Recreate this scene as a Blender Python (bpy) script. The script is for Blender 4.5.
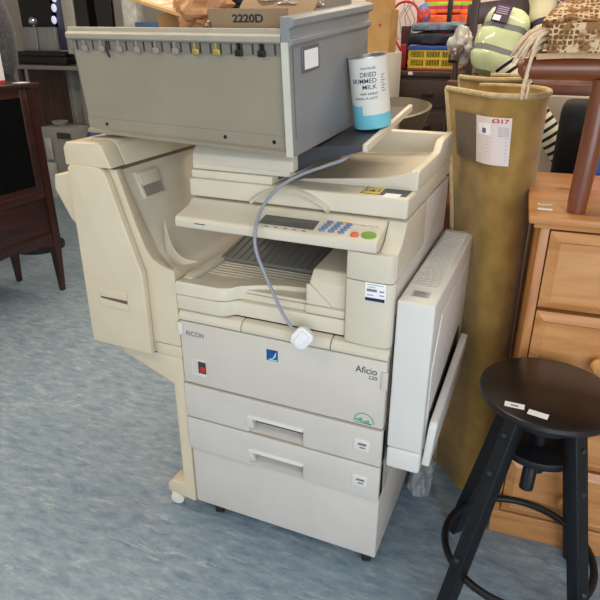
import bpy, bmesh, math, random
from mathutils import Vector, Matrix, Euler
R = math.radians
random.seed(7)
scene = bpy.context.scene
for o in list(bpy.data.objects): bpy.data.objects.remove(o)

# ------------------------------------------------------------------ camera
CAM = Vector((0.8721, -1.2037, 1.4022)); YAW = 0.4039; PITCH = 0.4251; FPX = 590.0
cd = bpy.data.cameras.new('camera'); cam = bpy.data.objects.new('camera', cd)
scene.collection.objects.link(cam); scene.camera = cam
cam.location = CAM; cam.rotation_euler = (math.pi/2-PITCH, 0, YAW)
cd.sensor_fit = 'HORIZONTAL'; cd.sensor_width = 36; cd.lens = FPX/600*36; cd.clip_start = .02; cd.clip_end = 60

# ------------------------------------------------------------------ world, lights, exposure
w = bpy.data.worlds.new('world'); scene.world = w; w.use_nodes = True
bg = w.node_tree.nodes['Background']; bg.inputs[0].default_value = (.78, .88, 1, 1); bg.inputs[1].default_value = .55
def area(name, loc, rot, sx, sy, power, col):
    l = bpy.data.lights.new(name, 'AREA'); l.shape = 'RECTANGLE'; l.size = sx; l.size_y = sy; l.energy = power; l.color = col
    o = bpy.data.objects.new(name, l); scene.collection.objects.link(o); o.location = loc; o.rotation_euler = rot; return o
area('shopfront_daylight', (2.3, -3.3, 1.5), (R(90), 0, R(28)), 3.2, 2.2, 74, (.82, .90, 1))
TUBES = [(-1.9, .2), (-.2, .3), (1.2, 1.2), (-1.9, 2.2), (.2, 2.2), (-1.2, -1.4)]
for i, (x, y) in enumerate(TUBES):
    area('ceiling_tube_light', (x, y, 2.62), (0, 0, 0), 1.2, .25, 14.5, (1, .85, .66))
scene.view_settings.view_transform = 'Standard'; scene.view_settings.look = 'None'
scene.view_settings.gamma = 1; scene.view_settings.use_curve_mapping = False
scene.view_settings.exposure = 0.42

# ------------------------------------------------------------------ helpers
_fw = Vector((-math.sin(YAW)*math.cos(PITCH), math.cos(YAW)*math.cos(PITCH), -math.sin(PITCH)))
_r = Vector((math.cos(YAW), math.sin(YAW), 0)); _u = _r.cross(_fw)
def at(px, py, x=None, y=None, z=None):
    """a measured picture point on a known plane -> a place in the room"""
    d = _fw + _r*((px-300)/FPX) - _u*((py-300)/FPX)
    a, v = (0, x) if x is not None else (1, y) if y is not None else (2, z)
    return CAM + d*((v-CAM[a])/d[a])
def lin(c):
    return tuple(((v/255)/12.92 if v/255 <= .04045 else ((v/255+.055)/1.055)**2.4) for v in c) + (1,)

def mat(name, col, rough=.5, var=.06, scale=18, bump=0, metal=0, spec=.5, stretch=(1, 1, 1), col2=None, mix=None, coat=0, sheen=0):
    m = bpy.data.materials.new(name); m.use_nodes = True
    nt = m.node_tree; b = nt.nodes['Principled BSDF']
    tc = nt.nodes.new('ShaderNodeTexCoord'); mp = nt.nodes.new('ShaderNodeMapping'); mp.inputs['Scale'].default_value = stretch
    nt.links.new(tc.outputs['Object'], mp.inputs[0])
    n = nt.nodes.new('ShaderNodeTexNoise'); n.inputs['Scale'].default_value = scale; n.inputs['Detail'].default_value = 5
    nt.links.new(mp.outputs[0], n.inputs['Vector'])
    cr = nt.nodes.new('ShaderNodeValToRGB')
    a = lin(col); c2 = lin(col2) if col2 else tuple(v*(1-var*2.5) for v in a[:3])+(1,)
    lo, hi = mix or (.3, .7)
    cr.color_ramp.elements[0].position = lo; cr.color_ramp.elements[1].position = hi
    cr.color_ramp.elements[0].color = c2; cr.color_ramp.elements[1].color = a
    nt.links.new(n.outputs['Fac'], cr.inputs[0]); nt.links.new(cr.outputs[0], b.inputs['Base Color'])
    b.inputs['Roughness'].default_value = rough; b.inputs['Metallic'].default_value = metal
    b.inputs['Specular IOR Level'].default_value = spec
    if coat: b.inputs['Coat Weight'].default_value = coat
    if sheen: b.inputs['Sheen Weight'].default_value = sheen
    if bump:
        n2 = nt.nodes.new('ShaderNodeTexNoise'); n2.inputs['Scale'].default_value = scale*8; n2.inputs['Detail'].default_value = 3
        nt.links.new(mp.outputs[0], n2.inputs['Vector'])
        bp = nt.nodes.new('ShaderNodeBump'); bp.inputs['Strength'].default_value = bump; bp.inputs['Distance'].default_value = .004
        nt.links.new(n2.outputs['Fac'], bp.inputs['Height']); nt.links.new(bp.outputs[0], b.inputs['Normal'])
    return m

def wood(name, light, dark, rough=.4, axis='X', scale=1.0, knots=False, coat=0):
    m = bpy.data.materials.new(name); m.use_nodes = True
    nt = m.node_tree; b = nt.nodes['Principled BSDF']
    tc = nt.nodes.new('ShaderNodeTexCoord'); mp = nt.nodes.new('ShaderNodeMapping')
    s = {'X': (1.2, 14, 14), 'Y': (14, 1.2, 14), 'Z': (14, 14, 1.2)}[axis]
    mp.inputs['Scale'].default_value = tuple(v*scale for v in s)
    nt.links.new(tc.outputs['Object'], mp.inputs[0])
    n = nt.nodes.new('ShaderNodeTexNoise'); n.inputs['Scale'].default_value = 1.6; n.inputs['Detail'].default_value = 8; n.inputs['Distortion'].default_value = .9
    nt.links.new(mp.outputs[0], n.inputs['Vector'])
    cr = nt.nodes.new('ShaderNodeValToRGB'); cr.color_ramp.elements[0].position = .32; cr.color_ramp.elements[1].position = .62
    cr.color_ramp.elements[0].color = lin(dark); cr.color_ramp.elements[1].color = lin(light)
    nt.links.new(n.outputs['Fac'], cr.inputs[0]); out = cr.outputs[0]
    if knots:
        mp2 = nt.nodes.new('ShaderNodeMapping'); mp2.inputs['Scale'].default_value = (3.4, 6, 6)
        nt.links.new(tc.outputs['Object'], mp2.inputs[0])
        v = nt.nodes.new('ShaderNodeTexVoronoi'); v.inputs['Scale'].default_value = 1.25
        nt.links.new(mp2.outputs[0], v.inputs['Vector'])
        c2 = nt.nodes.new('ShaderNodeValToRGB'); c2.color_ramp.elements[0].position = .08; c2.color_ramp.elements[1].position = .15
        c2.color_ramp.elements[0].color = (1, 1, 1, 1); c2.color_ramp.elements[1].color = (0, 0, 0, 1)
        nt.links.new(v.outputs['Distance'], c2.inputs[0])
        mx = nt.nodes.new('ShaderNodeMix'); mx.data_type = 'RGBA'
        nt.links.new(c2.outputs[0], mx.inputs[0]); nt.links.new(out, mx.inputs[6]); mx.inputs[7].default_value = lin((92, 44, 22))
        out = mx.outputs[2]
    nt.links.new(out, b.inputs['Base Color']); b.inputs['Roughness'].default_value = rough
    if coat: b.inputs['Coat Weight'].default_value = coat; b.inputs['Coat Roughness'].default_value = .2
    return m

class MB:
    """collects shapes; build() links them as ONE mesh object"""
    def __init__(s): s.bm = bmesh.new(); s.mi = 0
    def _merge(s, bm, bev=0, seg=3, M=None, ang=30):
        if bev:
            ed = [e for e in bm.edges if len(e.link_faces) == 2 and e.calc_face_angle(0) > R(ang)]
            bmesh.ops.bevel(bm, geom=ed, offset=bev, segments=seg, profile=.5, affect='EDGES', clamp_overlap=True)
        if M is not None: bm.transform(M)
        for f in bm.faces: f.material_index = s.mi
        me = bpy.data.meshes.new('t'); bm.to_mesh(me); bm.free()
        s.bm.from_mesh(me); bpy.data.meshes.remove(me)
        return s
    def box(s, x0, x1, y0, y1, z0, z1, bev=0, seg=3, M=None):
        bm = bmesh.new(); bmesh.ops.create_cube(bm, size=1)
        bm.transform(Matrix.Translation(((x0+x1)/2, (y0+y1)/2, (z0+z1)/2)) @ Matrix.Diagonal((abs(x1-x0), abs(y1-y0), abs(z1-z0), 1)))
        return s._merge(bm, bev, seg, M)
    def prism(s, pts, axis, a, b, bev=0, seg=3, M=None, ang=30):
        bm = bmesh.new()
        def P(u, v, t): return {'x': (t, u, v), 'y': (u, t, v), 'z': (u, v, t)}[axis]
        A = [bm.verts.new(P(u, v, a)) for u, v in pts]; B = [bm.verts.new(P(u, v, b)) for u, v in pts]
        bm.faces.new(A); bm.faces.new(B[::-1]); n = len(pts)
        for i in range(n): bm.faces.new((A[i], B[i], B[(i+1) % n], A[(i+1) % n]))
        bmesh.ops.recalc_face_normals(bm, faces=bm.faces)
        return s._merge(bm, bev, seg, M, ang)
    def loft(s, rings, closed=True, caps=True, M=None, bev=0):
        bm = bmesh.new(); V = [[bm.verts.new(p) for p in r] for r in rings]; n = len(rings[0])
        for i in range(len(V)-1):
            for j in range(n if closed else n-1):
                k = (j+1) % n; bm.faces.new((V[i][j], V[i][k], V[i+1][k], V[i+1][j]))
        if caps and closed: bm.faces.new(V[0][::-1]); bm.faces.new(V[-1])
        bmesh.ops.recalc_face_normals(bm, faces=bm.faces)
        return s._merge(bm, bev, 3, M)
    def tube(s, path, r, seg=10, closed=False, M=None):
        path = [Vector(p) for p in path]; n = len(path)
        rr = r if isinstance(r, (list, tuple)) else [r]*n
        rings = []; up = None
        for i in range(n):
            t = (path[(i+1) % n]-path[i-1]) if closed else (path[min(i+1, n-1)]-path[max(i-1, 0)])
            t.normalize()
            if up is None:
                up = Vector((0, 0, 1)) if abs(t.z) < .9 else Vector((1, 0, 0))
            a = t.cross(up).normalized(); up = a.cross(t).normalized()
            rings.append([path[i]+(a*math.cos(2*math.pi*k/seg)+up*math.sin(2*math.pi*k/seg))*rr[i] for k in range(seg)])
        if closed: rings.append(rings[0])
        return s.loft(rings, True, not closed, M)
    def lathe(s, prof, seg=40, M=None, bev=0):
        rings = [[(r*math.cos(2*math.pi*k/seg), r*math.sin(2*math.pi*k/seg), z) for k in range(seg)] for r, z in prof]
        return s.loft(rings, True, True, M)
    def cyl(s, c, r, h, seg=24, M=None, bev=0):
        bm = bmesh.new(); bmesh.ops.create_cone(bm, cap_ends=True, segments=seg, radius1=r, radius2=r, depth=h)
        T = Matrix.Translation(c) @ (M if M is not None else Matrix())
        return s._merge(bm, bev, 2, T, 50)
    def sheet(s, f, nu, nv, thick=.003, M=None):
        """a grid surface f(u,v) given some thickness"""
        bm = bmesh.new(); V = [[bm.verts.new(f(i/nu, j/nv)) for j in range(nv+1)] for i in range(nu+1)]
        for i in range(nu):
            for j in range(nv): bm.faces.new((V[i][j], V[i+1][j], V[i+1][j+1], V[i][j+1]))
        bmesh.ops.recalc_face_normals(bm, faces=bm.faces)
        bmesh.ops.solidify(bm, geom=bm.faces[:], thickness=thick)
        return s._merge(bm, 0, 3, M)
    def build(s, name, m, parent=None, label=None, cat=None, group=None, kind=None, smooth=35):
        me = bpy.data.meshes.new(name); s.bm.to_mesh(me); s.bm.free()
        for x in (m if isinstance(m, (list, tuple)) else [m]): me.materials.append(x)
        me.polygons.foreach_set('use_smooth', [True]*len(me.polygons)); me.set_sharp_from_angle(angle=R(smooth))
        o = bpy.data.objects.new(name, me); scene.collection.objects.link(o)
        if parent is not None: fix(o, parent)
        return tag(o, label, cat, group, kind)
def basis(o): return o.matrix_basis
def world_of(o): return (world_of(o.parent) @ o.matrix_parent_inverse @ o.matrix_basis) if o.parent else o.matrix_basis.copy()
LOCAL = False
def fix(o, parent):
    """parts are written in room coordinates unless LOCAL"""
    o.parent = parent
    if not LOCAL: o.matrix_parent_inverse = world_of(parent).inverted()
def tag(o, label=None, cat=None, group=None, kind=None):
    if label: o['label'] = label
    if cat: o['category'] = cat
    if group: o['group'] = group
    if kind: o['kind'] = kind
    return o
def thing(name, label, cat, loc=(0, 0, 0), rz=0, group=None, M=None):
    o = bpy.data.objects.new(name, None); scene.collection.objects.link(o); o.empty_display_size = .05
    if M is not None: o.matrix_basis = M
    else: o.location = loc; o.rotation_euler = (0, 0, rz)
    return tag(o, label, cat, group)
def centre(o):
    """put a lone mesh's origin at the middle of its base"""
    me = o.data; xs = [v.co for v in me.vertices]
    c = Vector(((min(v.x for v in xs)+max(v.x for v in xs))/2, (min(v.y for v in xs)+max(v.y for v in xs))/2, min(v.z for v in xs)))
    me.transform(Matrix.Translation(-c)); o.location = c; return o
def text(body, origin, right, up, h, m, parent=None, name='lettering', align='LEFT', width=None, bold=0, extr=.0004):
    c = bpy.data.curves.new('t', 'FONT'); c.body = body; c.size = 1; c.extrude = .0; c.align_x = align; c.offset = bold; c.space_line = .95
    o = bpy.data.objects.new('t', c)
    me = bpy.data.meshes.new_from_object(o); bpy.data.objects.remove(o); bpy.data.curves.remove(c)
    right = Vector(right).normalized(); up = Vector(up).normalized(); n = right.cross(up)
    sx = h/.72
    if width:
        xs = [v.co.x for v in me.vertices]; sx = width/(max(xs)-min(xs))
    M = Matrix((right*sx, up*(h/.72), n)).transposed().to_4x4(); M.translation = Vector(origin)
    me.transform(M)
    b = MB(); b.bm.from_mesh(me); bpy.data.meshes.remove(me)
    geo = bmesh.ops.extrude_face_region(b.bm, geom=b.bm.faces[:])
    bmesh.ops.translate(b.bm, verts=[v for v in geo['geom'] if isinstance(v, bmesh.types.BMVert)], vec=n*extr)
    return b.build(name, m, parent)
def copy_tree(o, parent=None):
    c = o.copy(); scene.collection.objects.link(c); c.parent = parent
    for ch in [q for q in bpy.data.objects if q.parent == o]: copy_tree(ch, c)
    return c
T = Matrix.Translation
def rot(a, ax): return Matrix.Rotation(R(a), 4, ax)

# ------------------------------------------------------------------ materials
IV = mat('ivory_plastic', (216, 206, 184), .42, .03, 7, .05)
IVY = mat('aged_yellow_plastic', (218, 202, 173), .42, .04, 5, .05)
GW = mat('grey_white_plastic', (208, 200, 190), .4, .03, 7, .05)
WH = mat('white_plastic', (220, 216, 208), .4, .02, 7, .04)
SEAM = mat('dark_plastic_chassis', (48, 45, 42), .6, .05)
DK = mat('dark_grey_plastic', (62, 62, 64), .42, .08, 12)
BLK = mat('black_plastic', (16, 16, 17), .4, .1)
RUB = mat('black_rubber', (20, 20, 21), .7, .1)
PAPER = mat('white_paper', (240, 240, 238), .7, .01)
INK = mat('dark_ink', (34, 34, 42), .6, .02)
GREYINK = mat('grey_ink', (120, 120, 122), .6, .02)
BLUEINK = mat('navy_ink', (26, 30, 72), .5, .02)
GREENINK = mat('green_ink', (60, 160, 120), .6, .02)
REDINK = mat('red_ink', (190, 30, 40), .6, .02)

# ------------------------------------------------------------------ the room
def floor_mat():
    m = bpy.data.materials.new('marbled_blue_vinyl'); m.use_nodes = True; nt = m.node_tree; b = nt.nodes['Principled BSDF']
    tc = nt.nodes.new('ShaderNodeTexCoord'); mp = nt.nodes.new('ShaderNodeMapping')
    mp.inputs['Rotation'].default_value = (0, 0, R(4)); mp.inputs['Scale'].default_value = (1.0, 2.7, 1)
    nt.links.new(tc.outputs['Object'], mp.inputs[0])
    n = nt.nodes.new('ShaderNodeTexNoise'); n.inputs['Scale'].default_value = 15; n.inputs['Detail'].default_value = 12; n.inputs['Roughness'].default_value = .72; n.inputs['Distortion'].default_value = .25
    nt.links.new(mp.outputs[0], n.inputs['Vector'])
    cr = nt.nodes.new('ShaderNodeValToRGB'); e = cr.color_ramp.elements
    e[0].position = .30; e[0].color = lin((92, 116, 140)); e[1].position = .72; e[1].color = lin((178, 189, 194))
    k = e.new(.45); k.color = lin((126, 144, 158)); k = e.new(.58); k.color = lin((143, 158, 167))
    nt.links.new(n.outputs['Fac'], cr.inputs[0])
    def flecks(angle, sc, lo, hi, src, colr, strength):
        mp2 = nt.nodes.new('ShaderNodeMapping'); mp2.inputs['Rotation'].default_value = (0, 0, R(angle)); mp2.inputs['Scale'].default_value = (1, 6, 1)
        nt.links.new(tc.outputs['Object'], mp2.inputs[0])
        n2 = nt.nodes.new('ShaderNodeTexNoise'); n2.inputs['Scale'].default_value = sc; n2.inputs['Detail'].default_value = 8; n2.inputs['Roughness'].default_value = .65; n2.inputs['Distortion'].default_value = .6
        nt.links.new(mp2.outputs[0], n2.inputs['Vector'])
        c2 = nt.nodes.new('ShaderNodeValToRGB'); c2.color_ramp.elements[0].position = lo; c2.color_ramp.elements[1].position = hi
        c2.color_ramp.elements[0].color = (0, 0, 0, 1); c2.color_ramp.elements[1].color = (strength,)*3+(1,)
        nt.links.new(n2.outputs['Fac'], c2.inputs[0])
        mx = nt.nodes.new('ShaderNodeMix'); mx.data_type = 'RGBA'; nt.links.new(c2.outputs[0], mx.inputs[0])
        nt.links.new(src, mx.inputs[6]); mx.inputs[7].default_value = lin(colr); return mx
    mx = flecks(8, 9, .60, .68, cr.outputs[0], (188, 196, 194), .55)
    mx = flecks(-42, 7, .62, .68, mx.outputs[2], (192, 198, 194), .5)
    mx = flecks(2, 13, .58, .70, mx.outputs[2], (92, 112, 134), .5)
    nt.links.new(mx.outputs[2], b.inputs['Base Color']); b.inputs['Roughness'].default_value = .42
    return m
def struct(name, m, *a):
    b = MB(); b.box(*a); return centre(b.build(name, m, kind='structure'))
struct('floor', floor_mat(), -5.2, 3.2, -4, 4.6, -.05, 0)
WALL = mat('cream_painted_wall', (222, 210, 198), .8, .03, 3)
struct('wall_back', WALL, -5.2, 3.2, 4.6, 4.7, 0, 2.7)
struct('wall_left', WALL, -5.3, -5.2, -4, 4.6, 0, 2.7)
struct('wall_right', WALL, 3.2, 3.3, -2.2, 4.6, 0, 2.7)
struct('ceiling', mat('white_ceiling', (228, 224, 214), .9, .02), -5.2, 3.2, -4, 4.6, 2.7, 2.75)
# a lower partition the goods on the right lean against
struct('wall_partition', mat('pinkish_partition', (226, 208, 200), .8, .03, 3), -.55, 3.2, 3.0, 3.06, 0, 2.3)

# ------------------------------------------------------------------ photocopier
cp = thing('photocopier', 'tall beige office photocopier with two paper drawers, standing in the middle of the floor', 'photocopier', (.3, .3, 0))
W = .587
b = MB(); b.box(0, W, .002, .6, .045, .259, .005); b.build('base_cabinet', GW, cp)
b = MB(); b.box(.005, W-.006, .022, .598, .255, .72, .003); b.build('chassis', SEAM, cp)
b = MB(); b.box(.003, W-.003, .05, .6, .262, .49, .004); b.box(.003, W-.003, .05, .6, .492, .725, .004); b.build('side_panel', GW, cp)
for z0, z1 in ((.2625, .3735), (.3785, .4885)):
    b = MB(); g0, g1 = .206, .37
    b.prism([(0, z0), (g0, z0), (g0, z0+.05), (g1, z0+.05), (g1, z0), (W, z0), (W, z1), (0, z1)], 'y', -.01, .03, .003, ang=45)
    b.box(0, .02, .0, .075, z0, z1, .003); b.box(W-.02, W, .0, .075, z0, z1, .003)
    b.box(g0-.006, g1+.006, .03, .075, z0+.001, z1-.0003)
    b.prism([(-.006, z0+.002), (.03, z0+.02), (.03, z0+.002)], 'x', g0, g1)
    d = b.build('paper_drawer', GW, cp)
    b = MB(); b.prism([(-.016, z0+.05), (-.016, z0+.055), (-.008, z0+.06), (.012, z0+.06), (.012, z0+.05)], 'x', g0-.004, g1+.002, .0015)
    b.prism([(-.0145, z0+.05), (.01, z0+.05), (.01, z0+.012), (-.004, z0+.012)], 'x', g0-.004, g0+.012, .001)
    b.build('drawer_handle', WH, d, 'white moulded grip')
    b = MB(); b.box(.513, .556, -.0125, -.008, z0+.038, z0+.074, .002); b.build('size_window', WH, d)
    b = MB()
    for (u0, u1, v) in ((.526, .548, .060), (.524, .548, .0575), (.530, .545, .048)): b.box(u0, u1, -.0133, -.012, z0+v, z0+v+.004 - (.002 if v == .0575 else 0))
    b.build('size_marks', GREYINK, d)
b = MB(); b.box(.001, W-.001, -.006, .03, .4935, .6875, .004)
door = b.build('front_door', mat('pale_putty_plastic', (210, 201, 187), .42, .04, 4, .05), cp)
text('RICOH', (.02, -.0064, .6475), (1, 0, 0), (0, 0, 1), .0145, GREYINK, door, 'brand_lettering', width=.055, bold=.012)
text('Aficio', (.508, -.0064, .648), (1, 0, 0), (0, 0, 1), .0185, INK, door, 'model_lettering', width=.054)
text('220', (.541, -.0064, .634), (1, 0, 0), (0, 0, 1), .0095, INK, door, 'model_lettering', width=.022)
b = MB(); b.box(.266, .298, -.0072, -.005, .625, .657); b.build('badge', mat('blue_badge', (28, 84, 150), .3, .2, 60), door)
b = MB(); b.prism([(.27, .629), (.284, .634), (.291, .649), (.295, .653), (.292, .638), (.282, .628)], 'y', -.0079, -.0068)
b.prism([(.269, .626), (.296, .6265), (.296, .631), (.285, .629)], 'y', -.0079, -.0068); b.build('badge_swoosh', mat('pale_aqua_ink', (170, 220, 225), .4), door)
b = MB()   # green recycling arc with leaves
b.tube([(.536+.026*math.cos(t), -.0066, .502+.029*math.sin(t)) for t in [R(4+172*k/20) for k in range(21)]], .0011, 6)
for k in range(7): b.box(.514+k*.0062, .5185+k*.0062, -.0071, -.0058, .503-.0012*k+.004, .511-.0012*k+.0035*(k % 3))
b.box(.512, .557, -.0071, -.0058, .5005, .502); b.build('green_eco_mark', GREENINK, door)
b = MB(); b.box(.032, .078, -.0078, -.005, .524, .575, .001); sw = b.build('power_switch', WH, door, 'white switch frame with a red rocker')
b = MB(); b.box(.036, .0775, -.0083, -.0074, .5345, .572); b.build('switch_recess', DK, sw)
b = MB(); b.box(.036, .053, -.0086, -.008, .533, .573); b.build('switch_plate', GW, sw)
b = MB(); b.box(.0605, .076, -.0125, -.008, .54, .558, .002); b.build('rocker', mat('red_plastic', (196, 40, 34), .3), sw)
b = MB(); b.box(-.003, .012, -.013, 0, .648, .684, .003); b.build('hinge_tab', WH, door)
b = MB(); b.box(.574, .590, -.0115, 0, .612, .662, .003); b.build('hinge_tab', GW, door)
# ledge above the door in three pieces
for x0, x1 in ((0, .1905), (.1935, .4385), (.4415, W)):
    b = MB(); b.prism([(-.006, .6915), (-.006, .703), (.004, .7165), (.018, .7195), (.06, .7195), (.06, .6915)], 'x', x0, x1, .002); b.build('front_ledge', IV, cp)
# paper exit block
b = MB(); front = [(0, -.006), (.128, -.006), (.146, .0), (.158, .014), (.168, .02), (.467, .02), (.467, .4), (0, .4)]
b.prism(front, 'z', .7235, .765, .003, ang=40)
b.build('exit_block', IV, cp)
b = MB()
b.prism([(.002, .0), (.126, .0), (.15, .01), (.168, .035), (.36, .035), (.36, .4), (.002, .4)], 'z', .7665, .783)
b.build('exit_floor', IV, cp)
# paper tray: raised lip sweeping back, ribs
b = MB()
P0 = [(0, -.006), (.125, -.006), (.150, .004), (.172, .03), (.215, .055), (.27, .075), (.33, .085), (.366, .085)]
P1 = [(0, .045), (.10, .045), (.135, .055), (.16, .085), (.20, .105), (.26, .118), (.32, .122), (.366, .12)]
rings = []
for (x0, y0), (x1, y1) in zip(P0, P1):
    rings.append([(x0, y0, .7675), (x0, y0, .796), (x0+.004*(x0 > .01), y0+.006, .802), (x1, y1, .800), (x1, y1, .7675)])
b.loft(rings)
b.box(0, .03, .03, .37, .7675, .804, .003)
b.prism([(.03, .792), (.36, .792), (.36, .784), (.03, .784)], 'y', .04, .26)
b.box(.03, .36, .09, .4, .78, .79)
b.build('exit_tray', IV, cp)
b = MB()
for k in range(9): b.box(.035, .355, .105+k*.018, .109+k*.018, .789, .7945)
b.build('tray_ribs', IV, cp)
b = MB(); b.prism([(.2, .795), (.2, .806), (.42, .845), (.42, .795)], 'x', .02, .355, .002)
for k in range(14): b.prism([(.2, .806), (.2, .809), (.42, .849), (.42, .845)], 'x', .03+k*.0235, .034+k*.0235)
b.build('upper_exit_tray', mat('grey_plastic', (128, 124, 116), .5, .05), cp)
b = MB(); b.prism([(.034, .7675), (.034, .845), (.06, .872), (.4, .89), (.4, .7675)], 'x', .368, .463, .004)
b.build('exit_cover', IV, cp)
b = MB(); b.prism([(.363, .79), (.363, .843), (.372, .843), (.43, .79)], 'y', .026, .036, .002); b.box(.363, .466, .02, .05, .768, .789, .003); b.build('cover_flap', IV, cp)
b = MB(); b.box(.003, W-.003, .42, .6, .7, 1.0); b.build('rear_housing', SEAM, cp)
# right column
def colprof(y0): return [(.4695, .06), (.4695, y0+.014), (.474, y0+.006), (.486, y0+.001), (.53, y0-.003), (.57, y0-.001), (.580, y0+.002), (W-.001, y0+.009), (W-.001, .3), (.4695, .3)]
b = MB(); b.prism(colprof(-.001), 'z', .7215, .884, .0015, ang=60); col = b.build('front_column', IV, cp)
b = MB(); b.prism(colprof(-.001), 'z', .8865, .953, .0015, ang=60); b.build('column_head', IV, cp)
b = MB(); b.box(.521, .571, -.0055, -.0035, .842, .886, .0005); st = b.build('price_sticker', PAPER, col, 'white sticker with blue footer')
b = MB(); b.box(.523, .569, -.0064, -.005, .842, .8495); b.build('blue_footer', BLUEINK, st)
b = MB()
for q in ((.526, .55, .865, .871), (.528, .546, .875, .876), (.556, .567, .866, .869), (.526, .565, .881, .882), (.527, .542, .8555, .857), (.556, .567, .857, .859)): b.box(q[0], q[1], -.0062, -.005, q[2], q[3])
b.build('print_marks', GREYINK, st)
b = MB(); b.prism([(.012, .7215), (.012, .886), (.3, .886), (.3, 1.0095), (.6, 1.0095), (.6, .7215)], 'x', .5675, .5885, .003); b.build('right_side_panel', GW, cp)
b = MB(); b.box(.012, W-.004, .088, .6, .95, 1.0105, .003); b.build('scanner_body', IV, cp)
b = MB(); b.prism([(.012, .889), (.012, .952), (.05, .969), (.082, 1.0095), (.3, 1.0095), (.3, .889)], 'x', .545, .5885, .003); b.build('scanner_shoulder', IV, cp)
# control panel
b = MB(); b.prism([(-.006, .956), (-.006, .976), (.0, .983), (.06, .997), (.078, 1.0105), (.09, 1.0105), (.09, .95), (.05, .948)], 'x', .016, .5435, .004)
pan = b.build('control_panel', IV, cp)
ps = math.atan2(.997-.983, .06)
PM = T((0, 0, .983)) @ Matrix.Rotation(ps, 4, 'X')     # local: y up the sloped top, z out
b = MB(); b.box(.243, .385, .014, .056, -.002, .0012, .0008, M=PM); b.build('display', mat('grey_display', (92, 92, 90), .2, .1), pan)
b = MB(); b.box(.075, .105, -.0075, -.005, .97, .9715); b.build('panel_mark', INK, pan)
KB = mat('blue_grey_key', (118, 138, 176), .4, .05)
for i in range(4):
    for j in range(3):
        b = MB(); bm = bmesh.new(); bmesh.ops.create_cone(bm, cap_ends=True, segments=14, radius1=.0088, radius2=.0078, depth=.005); b._merge(bm, 0, 2, PM @ T((.412+j*.0235-i*.0025, .056-i*.0128, .001)) @ Matrix.Diagonal((1, .55, 1, 1))); b.build('number_key', KB, pan)
b = MB(); b.cyl((.485, .016, .001), .010, .006, 20, bev=.0012); b.bm.transform(PM); b.build('stop_key', mat('red_orange_key', (226, 108, 84), .4), pan)
b = MB(); bm = bmesh.new(); bmesh.ops.create_cone(bm, cap_ends=True, segments=28, radius1=.017, radius2=.016, depth=.006); b._merge(bm, 0, 2, PM @ T((.517, .020, .001)) @ Matrix.Diagonal((1.05, .8, 1, 1))); b.build('start_key', mat('green_key', (128, 164, 62), .4), pan)
b = MB(); bm = bmesh.new(); bmesh.ops.create_cone(bm, cap_ends=True, segments=20, radius1=.01, radius2=.01, depth=.004); b._merge(bm, 0, 2, PM @ T((.447, .062, .0)) @ Matrix.Diagonal((1.3, .4, 1, 1))); b.build('mode_key', mat('amber_key', (236, 190, 70), .4), pan)
b = MB()
for k in range(5): b.box(.265+k*.024, .274+k*.024, .003, .006, 0, .001, M=PM)
b.build('panel_symbols', GREYINK, pan)
b = MB()
for k in range(5): b.box(.464+k*.013, .474+k*.013, .056, .063, 0, .0015, .0004, M=PM)
b.build('small_keys', GW, pan)
# platen lid, feeder, trays
b = MB(); b.prism([(.012, .078), (.588, .078), (.588, .6), (.012, .6)], 'z', 1.0155, 1.062, .006); lid = b.build('platen_lid', IV, cp)
b = MB()
arc = [(.195, 1.02), (.215, 1.036), (.245, 1.05), (.28, 1.057), (.315, 1.056), (.35, 1.047), (.38, 1.033), (.40, 1.019)]
b.loft([[(x, .066, z-.006), (x, .062, z+.001), (x, .07, z+.0075), (x, .09, z+.009), (x, .09, z-.006)] for x, z in arc]); b.build('lid_handle', IV, lid)
b = MB(); b.box(.468, .512, .098, .165, 1.0615, 1.0627); s1 = b.build('warning_sticker', mat('yellow_sticker', (226, 196, 96), .5), lid, 'yellow and black warning sticker')
b = MB()
for q in ((.473, .476, .12, .142), (.482, .497, .122, .13), (.486, .493, .13, .138), (.503, .506, .12, .142), (.468, .512, .098, .101), (.468, .470, .098, .165)): b.box(q[0], q[1], q[2], q[3], 1.0625, 1.063)
b.build('sticker_marks', INK, s1)
b = MB(); b.box(.512, .576, .1, .165, 1.0615, 1.0628); b.build('warning_sticker', mat('slate_sticker', (66, 68, 76), .5), lid, 'dark slate half of the sticker')
b = MB(); b.box(.525, .562, .084, .118, 1.0618, 1.0632); b.build('warning_sticker', PAPER, lid, 'white label on the lid')
b = MB()
b.box(.016, .247, .085, .55, 1.062, 1.083, .004)
b.box(.02, .293, .09, .55, 1.0845, 1.1, .002)
b.prism([(.088, 1.0965), (.088, 1.122), (.108, 1.142), (.20, 1.164), (.4, 1.165), (.55, 1.14), (.55, 1.0965)], 'x', .02, .302, .004)
b.build('document_feeder', IV, cp)
DTM = T((0, .112, 1.16)) @ rot(6.2, 'X') @ T((0, -.112, -1.16))
b = MB(); b.prism([(.232, 1.062), (.30, 1.092), (.365, 1.124), (.474, 1.158), (.474, 1.167), (.38, 1.162), (.305, 1.149), (.29, 1.10), (.228, 1.07)], 'y', .112, .53, .001, M=DTM)
dt = b.build('document_table', DK, cp)
b = MB(); b.box(.466, .478, .108, .535, 1.154, 1.172, .002, M=DTM); b.build('table_lip', IV, dt, 'pale edge strip')
b = MB()
b.prism([(.162, 1.062), (.162, 1.1035), (.17, 1.109), (.41, 1.112), (.44, 1.134), (.46, 1.1375), (.6, 1.14), (.6, 1.062)], 'x', .568, .589, .003)
b.prism([(.28, 1.062), (.30, 1.068), (.44, 1.081), (.52, 1.089), (.555, 1.099), (.578, 1.1085), (.583, 1.1085), (.583, 1.062)], 'y', .161, .182, .002, ang=45)
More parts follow.
